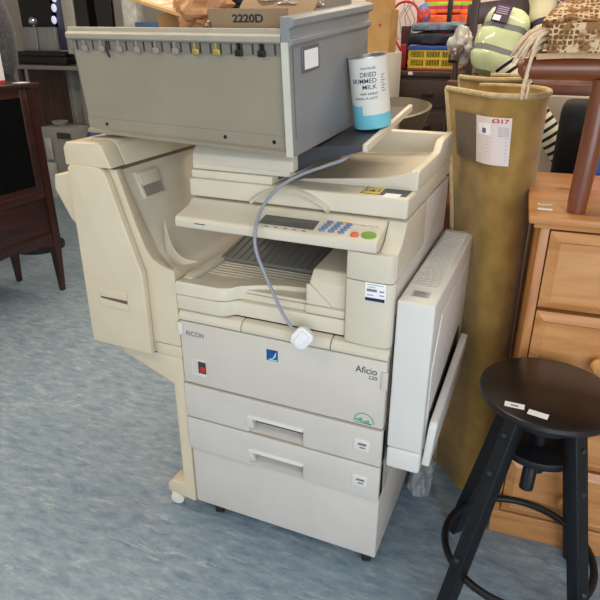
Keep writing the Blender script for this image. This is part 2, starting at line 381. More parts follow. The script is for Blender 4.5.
b.prism([(.28, 1.062), (.30, 1.066), (.5, 1.08), (.57, 1.088), (.57, 1.062)], 'y', .18, .58)
b.box(.24, .585, .56, .6, 1.062, 1.138, .003)
b.build('document_exit_tray', IV, cp)
# duplex unit on the right
b = MB(); b.box(.597, .684, 0, .585, .4445, .851, .005); du = b.build('duplex_unit', WH, cp, 'cooler white side unit')
b = MB(); b.box(.589, .6, .03, .55, .42, .8); b.build('duplex_mount', SEAM, du)
b = MB(); b.box(.597, .684, 0, .45, .379, .442, .008); b.build('duplex_foot', WH, du)
b = MB()
for k in range(34): b.box(.606, .668, .1+k*.0135, .1065+k*.0135, .850, .8535)
b.build('vent_ridges', WH, du)
b = MB(); b.box(.618, .66, .035, .075, .8508, .8516); sl = b.build('rating_label', mat('pale_grey_label', (196, 196, 196), .5), du)
b = MB()
for k in range(4): b.box(.622, .656-.006*(k % 2), .04+k*.008, .044+k*.008, .8514, .8521)
b.build('label_marks', GREYINK, sl)
b = MB(); b.prism([(.03, .44), (.03, .67), (.10, .79), (.53, .79), (.53, .44)], 'x', .683, .687, .003); b.build('duplex_side_cover', WH, du)
b = MB(); b.prism([(.05, .455), (.05, .54), (.44, .60), (.44, .455)], 'x', .6865, .69); b.build('bypass_opening', BLK, du)
TM = T((.6865, 0, .405)) @ Matrix.Rotation(R(4), 4, 'Y')
b = MB(); b.prism([(.01, .0), (.01, .118), (.02, .132), (.36, .175), (.43, .18), (.45, .12), (.44, .03)], 'x', 0, .02, .004, M=TM)
bt = b.build('bypass_tray', WH, du)
b = MB(); b.box(-.001, .003, .022, .05, .06, .1, M=TM); b.build('tray_latch', DK, bt)
# casters
def caster(x, y, r, m, par, name='caster'):
    b = MB(); b.cyl((x, y, r), r, .026, 20, rot(20, 'Z') @ rot(90, 'Y') if m is RUB else rot(12, 'Z') @ rot(90, 'X'), .003); c = b.build(name, m, par)
    b = MB(); b.box(x-.019, x+.019, y-.012, y+.02, r*1.25, .05, .003); b.build('caster_fork', m, c); return c
for x, y in ((.553, .034), (.066, .034), (.548, .55), (.06, .55)): caster(x, y, .023, RUB, cp)

# ------------------------------------------------------------------ finisher
fn = thing('copier_finisher', 'yellowed upright finisher unit with a small white caster, docked on the left of the photocopier', 'copier finisher', (-.15, .25, 0))
b = MB()
P0 = [(-.153, 1.083), (-.135, 1.02), (-.112, .945), (-.088, .88), (-.07, .853), (-.045, .838), (-.02, .831), (-.004, .829), (-.004, .602), (-.292, .602), (-.292, 1.083)]
P1 = [(-.186, 1.075), (-.16, 1.01), (-.131, .94), (-.108, .89), (-.088, .85), (-.065, .822), (-.04, .802), (-.006, .795), (-.006, .602), (-.292, .602), (-.292, 1.075)]
P1 = [(x, z) for x, z in P1]
b.loft([[(x, 0, z) for x, z in P0], [(x, .012, z) for x, z in P0], [(x, .0585, z) for x, z in P1]])
b.build('finisher_frame', IVY, fn)
b = MB(); Q = [(x-.002, z-.006) for x, z in P1[:8]] + P1[8:]
b.loft([[(x, .064, z) for x, z in Q], [(x, .5, z) for x, z in Q]]); b.build('finisher_body', IV, fn)
b = MB(); b.box(-.288, -.01, .055, .49, .61, .79); b.build('finisher_core', SEAM, fn)
b = MB(); b.box(-.09, -.004, 0, .4, .563, .5985, .003); b.box(-.292, -.092, 0.001, .4, .566, .6025, .002); b.build('lower_cover', IVY, fn)
b = MB(); b.prism([(-.299, .572), (-.293, 1.083), (-.281, 1.094), (-.197, 1.091), (-.176, 1.08), (-.168, 1.065), (-.098, .83), (-.092, .815), (-.092, .568)], 'y', -.024, -.001, .005, ang=50)
fc = b.build('front_cover', IVY, fn)
b = MB(); b.box(-.2455, -.1455, -.0265, -.02, .697, .7575, .003); b.build('cover_handle', IVY, fc)
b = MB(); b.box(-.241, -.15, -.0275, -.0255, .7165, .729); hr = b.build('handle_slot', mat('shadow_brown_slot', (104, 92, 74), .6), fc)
b = MB(); b.prism([(-.244, .7285), (-.147, .7285), (-.147, .756), (-.244, .756)], 'y', -.0305, -.026, .0015); b.prism([(-.244, .699), (-.147, .699), (-.147, .7165), (-.244, .7225)], 'y', -.0295, -.026, .001); b.build('handle_lip', IVY, fc)
b = MB()
b.prism([(-.303, 1.088), (-.303, 1.132), (-.292, 1.147), (-.21, 1.15), (-.19, 1.149), (-.178, 1.14), (-.156, 1.092), (-.156, 1.088)], 'y', -.016, .042, .004, ang=25)
b.prism([(-.303, 1.088), (-.303, 1.132), (-.292, 1.147), (-.21, 1.15), (-.19, 1.149), (-.178, 1.14), (-.156, 1.092), (-.156, 1.088)], 'y', .0445, .5, .002, ang=25)
b.build('finisher_cap', IVY, fn)
# grip in the inner wall
sd = Vector((.066, 0, -.16)).normalized(); nn = Vector((.16, 0, .066)).normalized()
GM = Matrix((sd, Vector((0, 1, 0)), nn)).transposed().to_4x4(); GM.translation = Vector((-.178, .1, 1.055))
b = MB(); b.box(.0, .075, 0, .1, -.01, .0015, .001, M=GM); g = b.build('wall_grip', IV, fn)
b = MB(); b.box(.036, .072, .008, .092, .0012, .0022, M=GM); b.build('grip_slot', mat('grey_slot', (150, 143, 128), .6), g)
b = MB(); b.prism([(.03, .0015), (.042, .0055), (.006, .0055), (.004, .0015)], 'y', .006, .094, .001, M=GM); b.build('grip_flap', IV, g)
# curved paper guide
b = MB()
A0 = at(165, 221, y=.085); B0 = at(199, 261, y=.06); C0 = at(176, 250, y=.085)
b.sheet(lambda u, v: A0.lerp(B0, u) + Vector((-.02*math.sin(math.pi*u), .0, -.035*math.sin(math.pi*u)))*1 + (C0-A0.lerp(B0, .5))*v*math.sin(math.pi*u)*.9, 12, 4, .003)
b.build('paper_guide', IV, fn)
# left stub tray, post, foot, caster
b = MB(); b.prism([(-.292, 1.06), (-.406, 1.042), (-.413, 1.002), (-.372, .92), (-.292, .84)], 'y', .04, .3, .004); b.build('side_tray', IVY, fn)
b = MB(); b.prism([(-.215, .5625), (-.006, .5625), (-.006, .036), (-.108, .048), (-.108, .078), (-.09, .096), (-.044, .098), (-.044, .47), (-.215, .54)], 'y', 0.002, .06, .004, ang=25)
b.box(-.044, -.006, .05, .4, .06, .12, .003); b.box(-.215, -.006, .05, .4, .54, .5625)
b.build('support_post', IVY, fn)
b = MB(); b.box(-.2, -.008, .004, .3, .556, .565); b.build('dark_gap_strip', SEAM, fn)
caster(-.080, .016, .0225, mat('cream_caster', (232, 226, 206), .4), fn)

# ------------------------------------------------------------------ filing drawer
X = Vector((.99395, -.10941, -.00991)).normalized(); Y = Vector((.10985, .98876, .10146)); Y = (Y-X*Y.dot(X)).normalized(); Z = X.cross(Y)
FL = Vector((-.29, .0801, 1.160)); fw_ = .6392
FM = Matrix((X, Y, Z)).transposed().to_4x4(); FM.translation = FL
dd, hh = .372, .2335
GS = mat('grey_beige_enamel', (152, 142, 122), .45, .05, 6, .03)
GF = mat('neutral_grey_enamel', (140, 140, 139), .38, .06, 5, .03)  # drawer front, coloured greyer than the beige side panels
GE = mat('pale_enamel_edge', (206, 202, 186), .45, .04)
fd = thing('filing_drawer', 'grey steel suspension filing drawer pulled from a cabinet, lying on top of the photocopier', 'filing drawer', M=FM)
LOCAL = True
b = MB(); b.box(0, fw_, 0, .004, .038, hh); b.build('near_side_panel', GS, fd)
b = MB(); b.box(0, fw_, dd-.004, dd, 0, hh*.82); b.box(0, .004, 0, dd, 0, hh*.9); b.build('back_panels', GS, fd)
b = MB(); b.box(0, fw_, 0, dd, 0, .004); b.build('drawer_bottom', GS, fd)
b = MB(); b.prism([(-.003, .0), (-.012, .002), (-.012, .009), (-.002, .013), (-.002, .04), (.003, .041), (.003, 0)], 'x', 0.004, fw_-.012); ch = b.build('lower_channel', GS, fd)
for x in (.07, fw_-.055, .45): b = MB(); b.cyl((x, -.0025, .026), .0045, .002, 10, rot(90, 'X')); b.build('channel_hole', BLK, ch)
b = MB(); b.prism([(.004, hh-.004), (-.008, hh-.004), (-.013, hh), (-.013, hh+.010), (-.008, hh+.014), (-.004, hh+.014), (-.002, hh+.024), (.006, hh+.024), (.006, hh-.004)], 'x', -.004, fw_-.02, .0015)
b.build('top_rail', mat('beige_enamel_rail', (168, 159, 140), .45, .04), fd)
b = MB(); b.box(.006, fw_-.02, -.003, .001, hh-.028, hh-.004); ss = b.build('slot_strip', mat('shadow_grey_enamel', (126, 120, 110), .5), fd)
n = 22
for k in range(n): b = MB(); b.box(.02+k*(fw_-.06)/(n-1), .0235+k*(fw_-.06)/(n-1), -.0045, -.002, hh-.026, hh-.006); b.build('slot', SEAM, ss)
HC = [GS, mat('pale_metal', (190, 186, 172), .4)]
BR = mat('brass', (196, 172, 96), .35, metal=.6)
for k in range(10):
    x = .05+k*(fw_-.12)/9
    m = [GS, GS, GS, GS, GS, GS, BR, BR, BLK, BLK][k]
    b = MB(); b.box(x-.003, x+.003, -.009, -.003, hh-.018, hh-.004); b.box(x-.009, x+.009, -.010, -.003, hh-.030, hh-.017, .002); b.build('file_hook', m, fd)
b = MB(); b.tube([(.385*fw_*.52, -.008, hh-.006), (.39*fw_*.52, -.012, hh-.03), (.40*fw_*.52, -.010, hh-.042)], .003, 6); b.build('broken_clip', BLK, fd)
b = MB()
b.prism([(fw_-.018, .0), (fw_, .0), (fw_, hh-.012), (fw_+.009, hh-.004), (fw_+.009, hh+.004), (fw_+.002, hh+.008), (fw_+.002, hh+.024), (fw_+.014, hh+.03), (fw_+.014, hh+.042), (fw_+.006, hh+.047), (fw_-.018, hh+.047)], 'y', -.013, dd+.012, .0015)
fp = b.build('drawer_front', GF, fd, 'grey front with a moulded pull')
b = MB(); b.box(fw_-.017, fw_-.0005, -.0155, -.012, .0, hh+.0); b.build('front_edge', GE, fp)
b = MB(); b.box(fw_, fw_+.004, .036, .112, hh-.066, hh-.016, .001); lh = b.build('label_holder', mat('dull_steel', (120, 122, 126), .4, metal=.5), fp)
b = MB(); b.box(fw_+.003, fw_+.0048, .044, .104, hh-.060, hh-.022); b.build('blank_card', PAPER, lh)
LOCAL = False
def inD(x, y, z): return FM @ Vector((x, y, z))

# ------------------------------------------------------------------ goods inside the filing drawer
CARD = mat('brown_cardboard', (184, 140, 92), .8, .08, 14, .1)
CARD2 = mat('grey_brown_cardboard', (150, 124, 94), .8, .06, 10, .1)
def drawn(name, label, cat, px, py, yd):  # a point of the photo at depth yd inside the drawer
    return at(px, py, y=yd)
DM = FM.copy(); DM.translation = Vector((0, 0, 0))
bx = thing('cardboard_box', 'flat topped cardboard box printed 2220D, standing in the filing drawer', 'cardboard box', M=FM @ T((fw_-.226, .03, .0045)))
LOCAL = True
b = MB(); b.box(0, .2, 0, .006, 0, .288); b.box(0, .2, .1, .106, 0, .262); b.box(0, .006, 0, .1, 0, .262); b.box(.194, .2, 0, .1, 0, .262); b.box(0, .2, 0, .1, 0, .006); b.build('box_walls', CARD2, bx)
b = MB(); b.box(0, .2, -.001, .004, 0, .06, M=T((0, .1, .262)) @ rot(-50, 'X')); b.build('box_flap', CARD2, bx)
text('2220D', (.064, -.0005, .262), (1, 0, 0), (0, 0, 1), .0155, INK, bx, 'printed_number', width=.078, bold=.03)
LOCAL = False
b = MB(); M0 = FM @ T((.14, .17, .0045)); b.box(0, .17, 0, .12, 0, .268, .003, M=M0); centre(b.build('cardboard_box', CARD, None, 'plain tan cardboard carton propping up the flattened carton in the filing drawer', 'cardboard box'))
M0 = FM @ T((.14, .07, .312)) @ rot(10, 'Z') @ rot(16, 'Y')
fl = thing('flattened_carton', 'flattened tan carton printed with panels, tilted across the filing drawer', 'cardboard sheet', M=M0)
LOCAL = True
b = MB(); b.box(0, .21, 0, .25, 0, .008, .001); b.build('carton_board', mat('orange_tan_card', (216, 166, 104), .75, .06, 10), fl)
b = MB()
for (x, y, w_, h_) in ((.02, .02, .06, .05), (.09, .02, .035, .05), (.135, .02, .05, .03), (.02, .09, .09, .03), (.125, .07, .06, .05), (.02, .14, .16, .07)): b.box(x, x+w_, y, y+h_, .0078, .0088)
b.build('printed_panels', mat('pale_print', (226, 216, 196), .7, .2, 90), fl)
LOCAL = False
def crumple(name, label, cat, c, size, m, seed=0, sub=4, amp=.35):
    rnd = random.Random(seed); b = MB(); bm = bmesh.new(); bmesh.ops.create_icosphere(bm, subdivisions=sub, radius=1)
    from mathutils import noise
    off = Vector((rnd.random()*20, rnd.random()*20, rnd.random()*20))
    for v in bm.verts:
        d = v.co.normalized(); k = 1+amp*noise.noise(d*2.1+off)*1.3+amp*.5*abs(noise.noise(d*5+off))
        v.co = Vector((d.x*size[0], d.y*size[1], d.z*size[2]))*k
    b._merge(bm, 0, 3, T(c))
    return centre(b.build(name, m, None, label, cat, smooth=25))
crumple('packing_paper', 'crumpled brown packing paper beside the printed carton in the filing drawer', 'packing paper', at(203, 8, y=.17), (.065, .07, .05), mat('kraft_paper', (198, 142, 96), .75, .1, 20), 3)
crumple('orange_net_bag', 'small crumpled orange and white bag under the packing paper, at the drawer rail', 'bag', at(217, 24, y=.12), (.022, .02, .012), mat('orange_white_film', (206, 116, 72), .6, col2=(226, 214, 200), scale=60), 4, 3)
b = MB(); c = at(243, 5, y=.25); b.lathe([(.0, -.03), (.045, -.03), (.05, -.02), (.05, .0), (.043, .006), (.043, .012), (.05, .018), (.05, .04), (0, .045)], 30, T(c) @ rot(14, 'Y')); centre(b.build('black_coil', BLK, None, 'ribbed black coil standing behind the 2220D box', 'coil'))
film = mat('clear_film', (214, 200, 186), .2, .1, 30); film.node_tree.nodes['Principled BSDF'].inputs['Transmission Weight'].default_value = .55
crumple('plastic_bag', 'crumpled clear plastic bag above the right end of the 2220D box', 'plastic bag', at(291, 2, y=.2), (.075, .05, .016), film, 6)

# ------------------------------------------------------------------ milk tin
base = at(372, 127, y=.28)+Vector((.002, 0, .004))
TMx = T(base) @ rot(-6, 'Y') @ rot(6, 'X')
tin = thing('milk_tin', 'white and aqua tin of dried skimmed milk, tilted against the grey drawer front', 'tin', M=TMx)
LOCAL = True
tr, th = .0465, .164
def tin_mat():
    m = mat('printed_tin', (236, 230, 218), .4, .01); nt = m.node_tree; bs = nt.nodes['Principled BSDF']
    tc = nt.nodes.new('ShaderNodeTexCoord'); sp = nt.nodes.new('ShaderNodeSeparateXYZ'); nt.links.new(tc.outputs['Object'], sp.inputs[0])
    nz = nt.nodes.new('ShaderNodeTexNoise'); nz.inputs['Scale'].default_value = 30; nt.links.new(tc.outputs['Object'], nz.inputs['Vector'])
    # aqua band at the foot, rising in a splash on the left
    mx = nt.nodes.new('ShaderNodeMath'); mx.operation = 'MULTIPLY_ADD'; nt.links.new(sp.outputs['X'], mx.inputs[0]); mx.inputs[1].default_value = 1.0; mx.inputs[2].default_value = .008
    lt = nt.nodes.new('ShaderNodeMath'); lt.operation = 'LESS_THAN'; nt.links.new(mx.outputs[0], lt.inputs[0]); lt.inputs[1].default_value = 0.0
    k = nt.nodes.new('ShaderNodeMath'); k.operation = 'MULTIPLY_ADD'; nt.links.new(lt.outputs[0], k.inputs[0]); k.inputs[1].default_value = .055; k.inputs[2].default_value = .034
    n3 = nt.nodes.new('ShaderNodeMath'); n3.operation = 'MULTIPLY'; nt.links.new(nz.outputs['Fac'], n3.inputs[0]); nt.links.new(lt.outputs[0], n3.inputs[1])
    n4 = nt.nodes.new('ShaderNodeMath'); n4.operation = 'MULTIPLY_ADD'; nt.links.new(n3.outputs[0], n4.inputs[0]); n4.inputs[1].default_value = -.06; nt.links.new(k.outputs[0], n4.inputs[2])
    g = nt.nodes.new('ShaderNodeMath'); g.operation = 'LESS_THAN'; nt.links.new(sp.outputs['Z'], g.inputs[0]); nt.links.new(n4.outputs[0], g.inputs[1])
    old = bs.inputs['Base Color'].links[0].from_socket
    mm = nt.nodes.new('ShaderNodeMix'); mm.data_type = 'RGBA'; nt.links.new(g.outputs[0], mm.inputs[0]); nt.links.new(old, mm.inputs[6]); mm.inputs[7].default_value = lin((120, 200, 214))
    nt.links.new(mm.outputs[2], bs.inputs['Base Color']); return m
b = MB(); b.lathe([(0, 0), (tr-.001, 0), (tr, .003), (tr, th-.003), (tr+.001, th), (tr-.001, th+.001), (tr-.004, th-.003), (tr-.004, th-.014), (0, th-.014)], 48); body = b.build('tin_body', tin_mat(), tin)
b = MB(); b.lathe([(tr-.0042, th-.0135), (tr-.0042, th+.0005), (tr+.0012, th+.0018), (tr+.0014, th-.0005), (tr-.0065, th-.0005), (tr-.0065, th-.0125), (0, th-.0125), (0, th-.0135)], 48); b.build('tin_rim', mat('tin_steel', (180, 178, 174), .35, metal=.7), tin)
def wrap_text(body, z, h, width, m, ang0=0):
    c = bpy.data.curves.new('t', 'FONT'); c.body = body; c.align_x = 'RIGHT'; c.offset = .004
    o = bpy.data.objects.new('t', c); me = bpy.data.meshes.new_from_object(o); bpy.data.objects.remove(o); bpy.data.curves.remove(c)
    tb_ = bmesh.new(); tb_.from_mesh(me); bmesh.ops.triangulate(tb_, faces=tb_.faces[:]); tb_.to_mesh(me); tb_.free()
    xs = [v.co.x for v in me.vertices]; s_ = width/(max(xs)-min(xs)); x1 = max(xs)
    for v in me.vertices:
        a = ang0 + (v.co.x-x1)*s_/tr; v.co = Vector((math.sin(a)*(tr+.0008), -math.cos(a)*(tr+.0008), z+v.co.y*h/.72))
    bb = MB(); bb.bm.from_mesh(me); bpy.data.meshes.remove(me); return bb.build('tin_lettering', m, tin)
A0 = R(38)
for s_, z, h, w_ in (('WAITROSE', .139, .005, .036), ('DRIED', .1225, .0105, .038), ('SKIMMED', .1085, .0105, .061), ('MILK', .0945, .0105, .034), ('with added', .082, .006, .042), ('vitamins A and D', .0715, .006, .058)):
    wrap_text(s_, z, h, w_, BLUEINK if 'w' not in s_ and 'v' not in s_ else INK, A0)
b = MB()
for k in range(7):
    a = R(66); z = .122-k*.006; w_ = .012-.004*(k % 2)
    b.box(-.007, -.007+w_, -tr-.0004, -tr+.001, z, z+.0018, M=rot(62, 'Z'))
b.build('small_print', GREYINK, tin)
LOCAL = False

# ------------------------------------------------------------------ power cord
def bez(pts, n=10):
    pts = [Vector(p) for p in pts]; out = []
    for i in range(len(pts)-1):
        p0 = pts[max(i-1, 0)]; p1 = pts[i]; p2 = pts[i+1]; p3 = pts[min(i+2, len(pts)-1)]
        for k in range(n):
            t = k/n; out.append(.5*((2*p1)+(p2-p0)*t+(2*p0-5*p1+4*p2-p3)*t*t+(3*p1-p0-3*p2+p3)*t**3))
    return out+[pts[-1]]
plug_c = at(302, 338, y=-.035)
cord = thing('power_cord', 'grey power cord with a white three pin plug, hanging down over the control panel', 'power cord', plug_c)
pth = [at(352, 147, y=.16), at(346, 158, y=.12), at(325, 166, y=.10), at(300, 175, y=.076), at(278, 188, y=.052), at(262, 208, y=.02), at(255.5, 230, y=-.02), at(256, 250, y=-.03), at(264, 272, y=-.03), at(274, 295, y=-.028), at(283, 314, y=-.028), at(292, 328, y=-.03)]
b = MB(); b.tube(bez(pth, 8), .0042, 10); b.build('cable', mat('grey_cable', (150, 152, 160), .45, .04), cord)
b = MB()
PL = T(plug_c) @ rot(38, 'Y') @ rot(-12, 'X')
outl = [(-.024, .018), (-.014, .028), (.014, .028), (.024, .018), (.024, -.012), (.014, -.026), (-.014, -.026), (-.024, -.012)]
b.prism(outl, 'y', -.012, .012, .005, M=PL); b.prism([(-.013, .02), (.013, .02), (.01, -.018), (-.01, -.018)], 'y', -.017, -.010, .002, M=PL)
b.build('plug', mat('white_plug', (236, 234, 232), .35, .02), cord, 'white moulded plug')
b = MB()
for x, z in ((0, .012), (-.011, -.010), (.011, -.010)): b.box(x-.0025, x+.0025, .010, .028, z-.003, z+.003, M=PL)
b.build('pins', BR, cord)

# ------------------------------------------------------------------ carpet rolls
def carpet_mat(name, c1, c2):
    return mat(name, c1, .9, .1, 16, .35, col2=c2, sheen=.2)
MUS = carpet_mat('mustard_carpet_backing', (172, 138, 70), (144, 110, 50))
HEM = mat('fuzzy_cream_pile', (206, 184, 138), 1, .12, 60, .6)
def roll(name, label, ctrl, z1, lean, thick, flare=0):
    t = thing(name, label, 'rolled carpet', (ctrl[0][0], ctrl[0][1], 0))
    pts = bez([Vector((x, y, 0)) for x, y in ctrl], 10); n = len(pts)
    cx = sum(p.x for p in pts)/n; cy = sum(p.y for p in pts)/n
    def f(u, v):
        i = min(int(u*(n-1)), n-2); q = pts[i].lerp(pts[i+1], u*(n-1)-i); k = 1+flare*v**3
        return Vector((cx+(q.x-cx)*k+lean[0]*v*v, cy+(q.y-cy)*k+lean[1]*v, z1*v + .0))
    b = MB(); b.sheet(f, n-1, 24, thick); b.build('carpet', MUS, t)
    b = MB(); b.tube([f(i/60, 1)+Vector((0, 0, .002)) for i in range(61)], thick*.72, 8); b.build('pile_edge', HEM, t, 'fuzzy cream cut edge')
    b = MB(); b.tube([f(0, i/30) for i in range(31)], thick*.72, 8); b.build('pile_edge', HEM, t, 'fuzzy cream side edge')
    return t, f
r1, rf = roll('carpet_roll', 'tall rolled mustard carpet with a paper label, leaning in front of the pine chest', [(.648, .565), (.708, .49), (.757, .435), (.815, .445), (.845, .52), (.83, .62), (.76, .665), (.70, .66)], 1.25, (-.05, .11), .011, .46)
r2, rf2 = roll('carpet_roll', 'second mustard carpet roll standing behind the labelled one, only its top showing', [(.605, .98), (.65, .91), (.72, .88), (.78, .92), (.80, 1.0), (.76, 1.07), (.68, 1.08)], 1.265, (-.055, .0), .011, .16)
# label on the front of the roll
def find(px, py):
    best = None
    for i in range(0, 261):
        for j in range(60, 121):
            q = rf(i/400, j/120); d = q-CAM; zz = d.dot(_fw); e = (300+FPX*d.dot(_r)/zz-px)**2+(300-FPX*d.dot(_u)/zz-py)**2
            if best is None or e < best[0]: best = (e, i/400, j/120)
    return best[1], best[2]
ua, va = find(459, 155); ub, vb = find(512, 117)
um = ua+(ub-ua)*.43
def lab(u0, u1, v0, v1, m, name, parent, lift=.0085, label=None):
    b = MB()
    def g(a, c):
        u = u0+(u1-u0)*a; v = v0+(v1-v0)*c; p_ = rf(u, v); q = rf(u+.01, v)-p_; nrm = q.cross(Vector((0, .1, 1))).normalized()
        if nrm.dot(CAM-p_) < 0: nrm = -nrm
        return p_+nrm*lift
    b.sheet(g, 10, 6, .0008); return b.build(name, m, parent, label), g
L1, _ = lab(ua, um, va, vb, mat('taupe_label', (112, 98, 80), .6, .06), 'label_half', r1, label='taupe half of the paper label')
L2, g2 = lab(um, ub, va, vb, mat('cream_label', (226, 212, 204), .6, .02), 'label_half', r1, label='cream half of the paper label')
b = MB()
for k in range(7):
    for c0, c1 in ((.06, .42), (.48, .92)):
        a0, a1 = g2(c0, .12+k*.075), g2(c1, .12+k*.075); b.tube([a0+(CAM-a0)*.001, a1+(CAM-a1)*.001], .0005, 4)
for k in range(6):
    a0, a1 = g2(.7, .62+k*.035), g2(.95, .62+k*.035); b.tube([a0+(CAM-a0)*.001, a1+(CAM-a1)*.001], .0005, 4)
b.build('label_print', GREYINK, L2)
def patch(u0, u1, v0, v1, name, m, par, lift):
    b = MB(); b.sheet(lambda a, c: (lambda q: q+(CAM-q).normalized()*lift)(g2(u0+(u1-u0)*a, v0+(v1-v0)*c)), 6, 4, .0006); return b.build(name, m, par)
ps_ = patch(.1, .5, .62, .86, 'price_sticker', PAPER, L2, .0012); patch(.24, .36, .66, .76, 'sticker_mark', mat('plum_ink', (120, 90, 120), .6), ps_, .0022)
c_ = bpy.data.curves.new('t', 'FONT'); c_.body = '£317'; c_.offset = .03
o_ = bpy.data.objects.new('t', c_); me = bpy.data.meshes.new_from_object(o_); bpy.data.objects.remove(o_); bpy.data.curves.remove(c_)
tb_ = bmesh.new(); tb_.from_mesh(me); bmesh.ops.triangulate(tb_, faces=tb_.faces[:]); tb_.to_mesh(me); tb_.free()
x1_ = max(v.co.x for v in me.vertices)
for v in me.vertices:
    q = g2(.52+.42*v.co.x/x1_, .89+.08*v.co.y/.72); v.co = q+(CAM-q).normalized()*.0018
b = MB(); b.bm.from_mesh(me); bpy.data.meshes.remove(me); b.build('written_price', REDINK, L2)

# ------------------------------------------------------------------ pine chest of drawers
PINE = wood('orange_pine', (208, 150, 92), (184, 118, 62), .38, 'X', knots=True, coat=.15)
PINEV = wood('orange_pine_upright', (198, 138, 80), (168, 102, 52), .38, 'Z', coat=.15)
ct = thing('chest_of_drawers', 'orange pine chest of drawers behind the black stool', 'chest of drawers', (.868, .288, 0), R(4))
LOCAL = True
cw, cdp, chh = .8, .50, 1.006
b = MB(); b.box(0, .02, .012, cdp, 0, .98, .002); b.box(cw-.02, cw, .012, cdp, 0, .98, .002); b.box(0, cw, cdp-.012, cdp, .05, .98); b.box(0, .022, 0, .02, .0, .98, .002); b.box(cw-.022, cw, 0, .02, 0, .98, .002); b.build('carcass', PINEV, ct)
b = MB(); b.box(-.03, cw+.03, -.022, cdp+.01, .986, 1.006, .005); b.prism([(-.010, .974), (-.016, .987), (.02, .987), (.02, .974)], 'x', -.016, cw+.016, .002); b.build('chest_top', PINE, ct)
b = MB(); b.box(.0, cw, -.004, .02, 0, .085, .004); b.build('plinth', PINE, ct)
b = MB(); b.box(.022, cw-.022, .03, .034, .05, .975); b.build('drawer_gap', SEAM, ct)
KN = wood('knob_pine', (222, 168, 104), (196, 134, 72), .3, 'Z')
for z0, z1 in ((.768, .968), (.525, .757), (.30, .514), (.095, .29)):
    b = MB()
    bm = bmesh.new(); x0, x1 = .0245, cw-.0245
    def rect(i, y): return [(x0+i, y, z0+i), (x1-i, y, z0+i), (x1-i, y, z1-i), (x0+i, y, z1-i)]
    b.loft([rect(0, .03), rect(0, -.004), rect(.022, -.016), rect(.026, -.012), rect(.03, -.012)])
    dr = b.build('drawer', PINE, ct)
    for kx in (.19, cw-.19):
        b = MB(); b.lathe([(.0, 0), (.011, 0), (.011, .012), (.021, .02), (.023, .03), (.017, .038), (0, .04)], 24, T((kx, -.012, (z0+z1)/2)) @ rot(90, 'X')); b.build('knob', KN, dr)
for k, (px, py) in enumerate(((545, 204), (545, 209))):
    q = ct.matrix_basis.inverted() @ at(px, py, z=1.007)
    b = MB(); b.box(q.x-.017, q.x+.017, q.y-.007, q.y+.007, 1.0062, 1.0072); s_ = b.build('price_sticker', PAPER, ct)
    if k == 0:
        b = MB(); b.box(q.x-.013, q.x+.013, q.y-.002, q.y+.003, 1.007, 1.0076); b.build('sticker_mark', GREYINK, s_)
LOCAL = False

# ------------------------------------------------------------------ black bar stool
sx, sy = .948, .088; SZ = .65
BM_ = mat('black_metal', (30, 32, 36), .45, .2, 30, .05, metal=.3)
bs = thing('bar_stool', 'round black adjustable bar stool with two white stickers, in the right foreground', 'stool', (sx, sy, 0))
b = MB(); b.lathe([(0, -.026), (.140, -.024), (.153, -.020), (.157, -.012), (.155, -.003), (.149, 0), (0, 0)], 64, T((sx, sy, SZ))); seat = b.build('seat', mat('dark_brown_black_seat', (30, 23, 21), .28, .12, 10, .03), bs)
for px, py, a in ((514.5, 405.5, -12), (538, 414.5, -22)):
    q = at(px, py, z=SZ); b = MB(); b.box(-.021, .021, -.0095, .0095, 0, .0012, M=T(q) @ rot(a+12, 'Z')); s_ = b.build('price_sticker', PAPER, seat)
    if a == -12: b = MB(); b.box(-.008, .008, -.005, 0, .0011, .0016, M=T(q) @ rot(0, 'Z')); b.build('sticker_mark', GREYINK, s_)
b = MB(); b.cyl((sx, sy, .585), .085, .022, 32, bev=.003); b.cyl((sx, sy, .605), .11, .01, 32); b.build('seat_plate', BM_, bs)
b = MB(); b.cyl((sx, sy, .51), .025, .17, 20); b.build('screw_post', BLK, bs)
b = MB(); b.cyl((sx, sy, .498), .095, .02, 32, bev=.003); b.cyl((sx, sy, .47), .03, .05, 20); hb = b.build('lower_plate', BM_, bs)
b = MB(); b.tube([(sx-.01, sy-.06, .49), (sx-.012, sy-.085, .47), (sx-.013, sy-.09, .43)], .016, 12); b.build('locking_lever', BM_, bs)
for a in (138, 228, 318, 48):
    ca, sa = math.cos(R(a)), math.sin(R(a)); top = Vector((sx+ca*.088, sy+sa*.088, .60)); bot = Vector((sx+ca*.238, sy+sa*.238, 0))
    tdir = Vector((-sa, ca, 0)); od = Vector((ca, sa, 0)); b = MB(); ww, tt = .018, .017
    b.loft([[p_+tdir*u*ww+od*v*tt for u, v in ((-1, -1), (1, -1), (1, 1), (-1, 1))] for p_ in (bot, top)], bev=.002)
    lg = b.build('leg', BM_, bs)
    b = MB()
    for t_ in (.93, .76, .34):
        b = MB(); c = bot.lerp(top, t_)+od*(tt+.002); b.cyl(c, .006, .006, 10, Vector((0, 0, 1)).rotation_difference(od).to_matrix().to_4x4())
        b.build('bolt', mat('worn_steel', (96, 98, 102), .4, metal=.8) if 'worn_steel' not in bpy.data.materials else bpy.data.materials['worn_steel'], lg)
b = MB(); b.tube([(sx+.187*math.cos(t), sy+.187*math.sin(t), .15) for t in [2*math.pi*k/64 for k in range(64)]], .010, 12, True); b.build('foot_ring', BM_, bs)

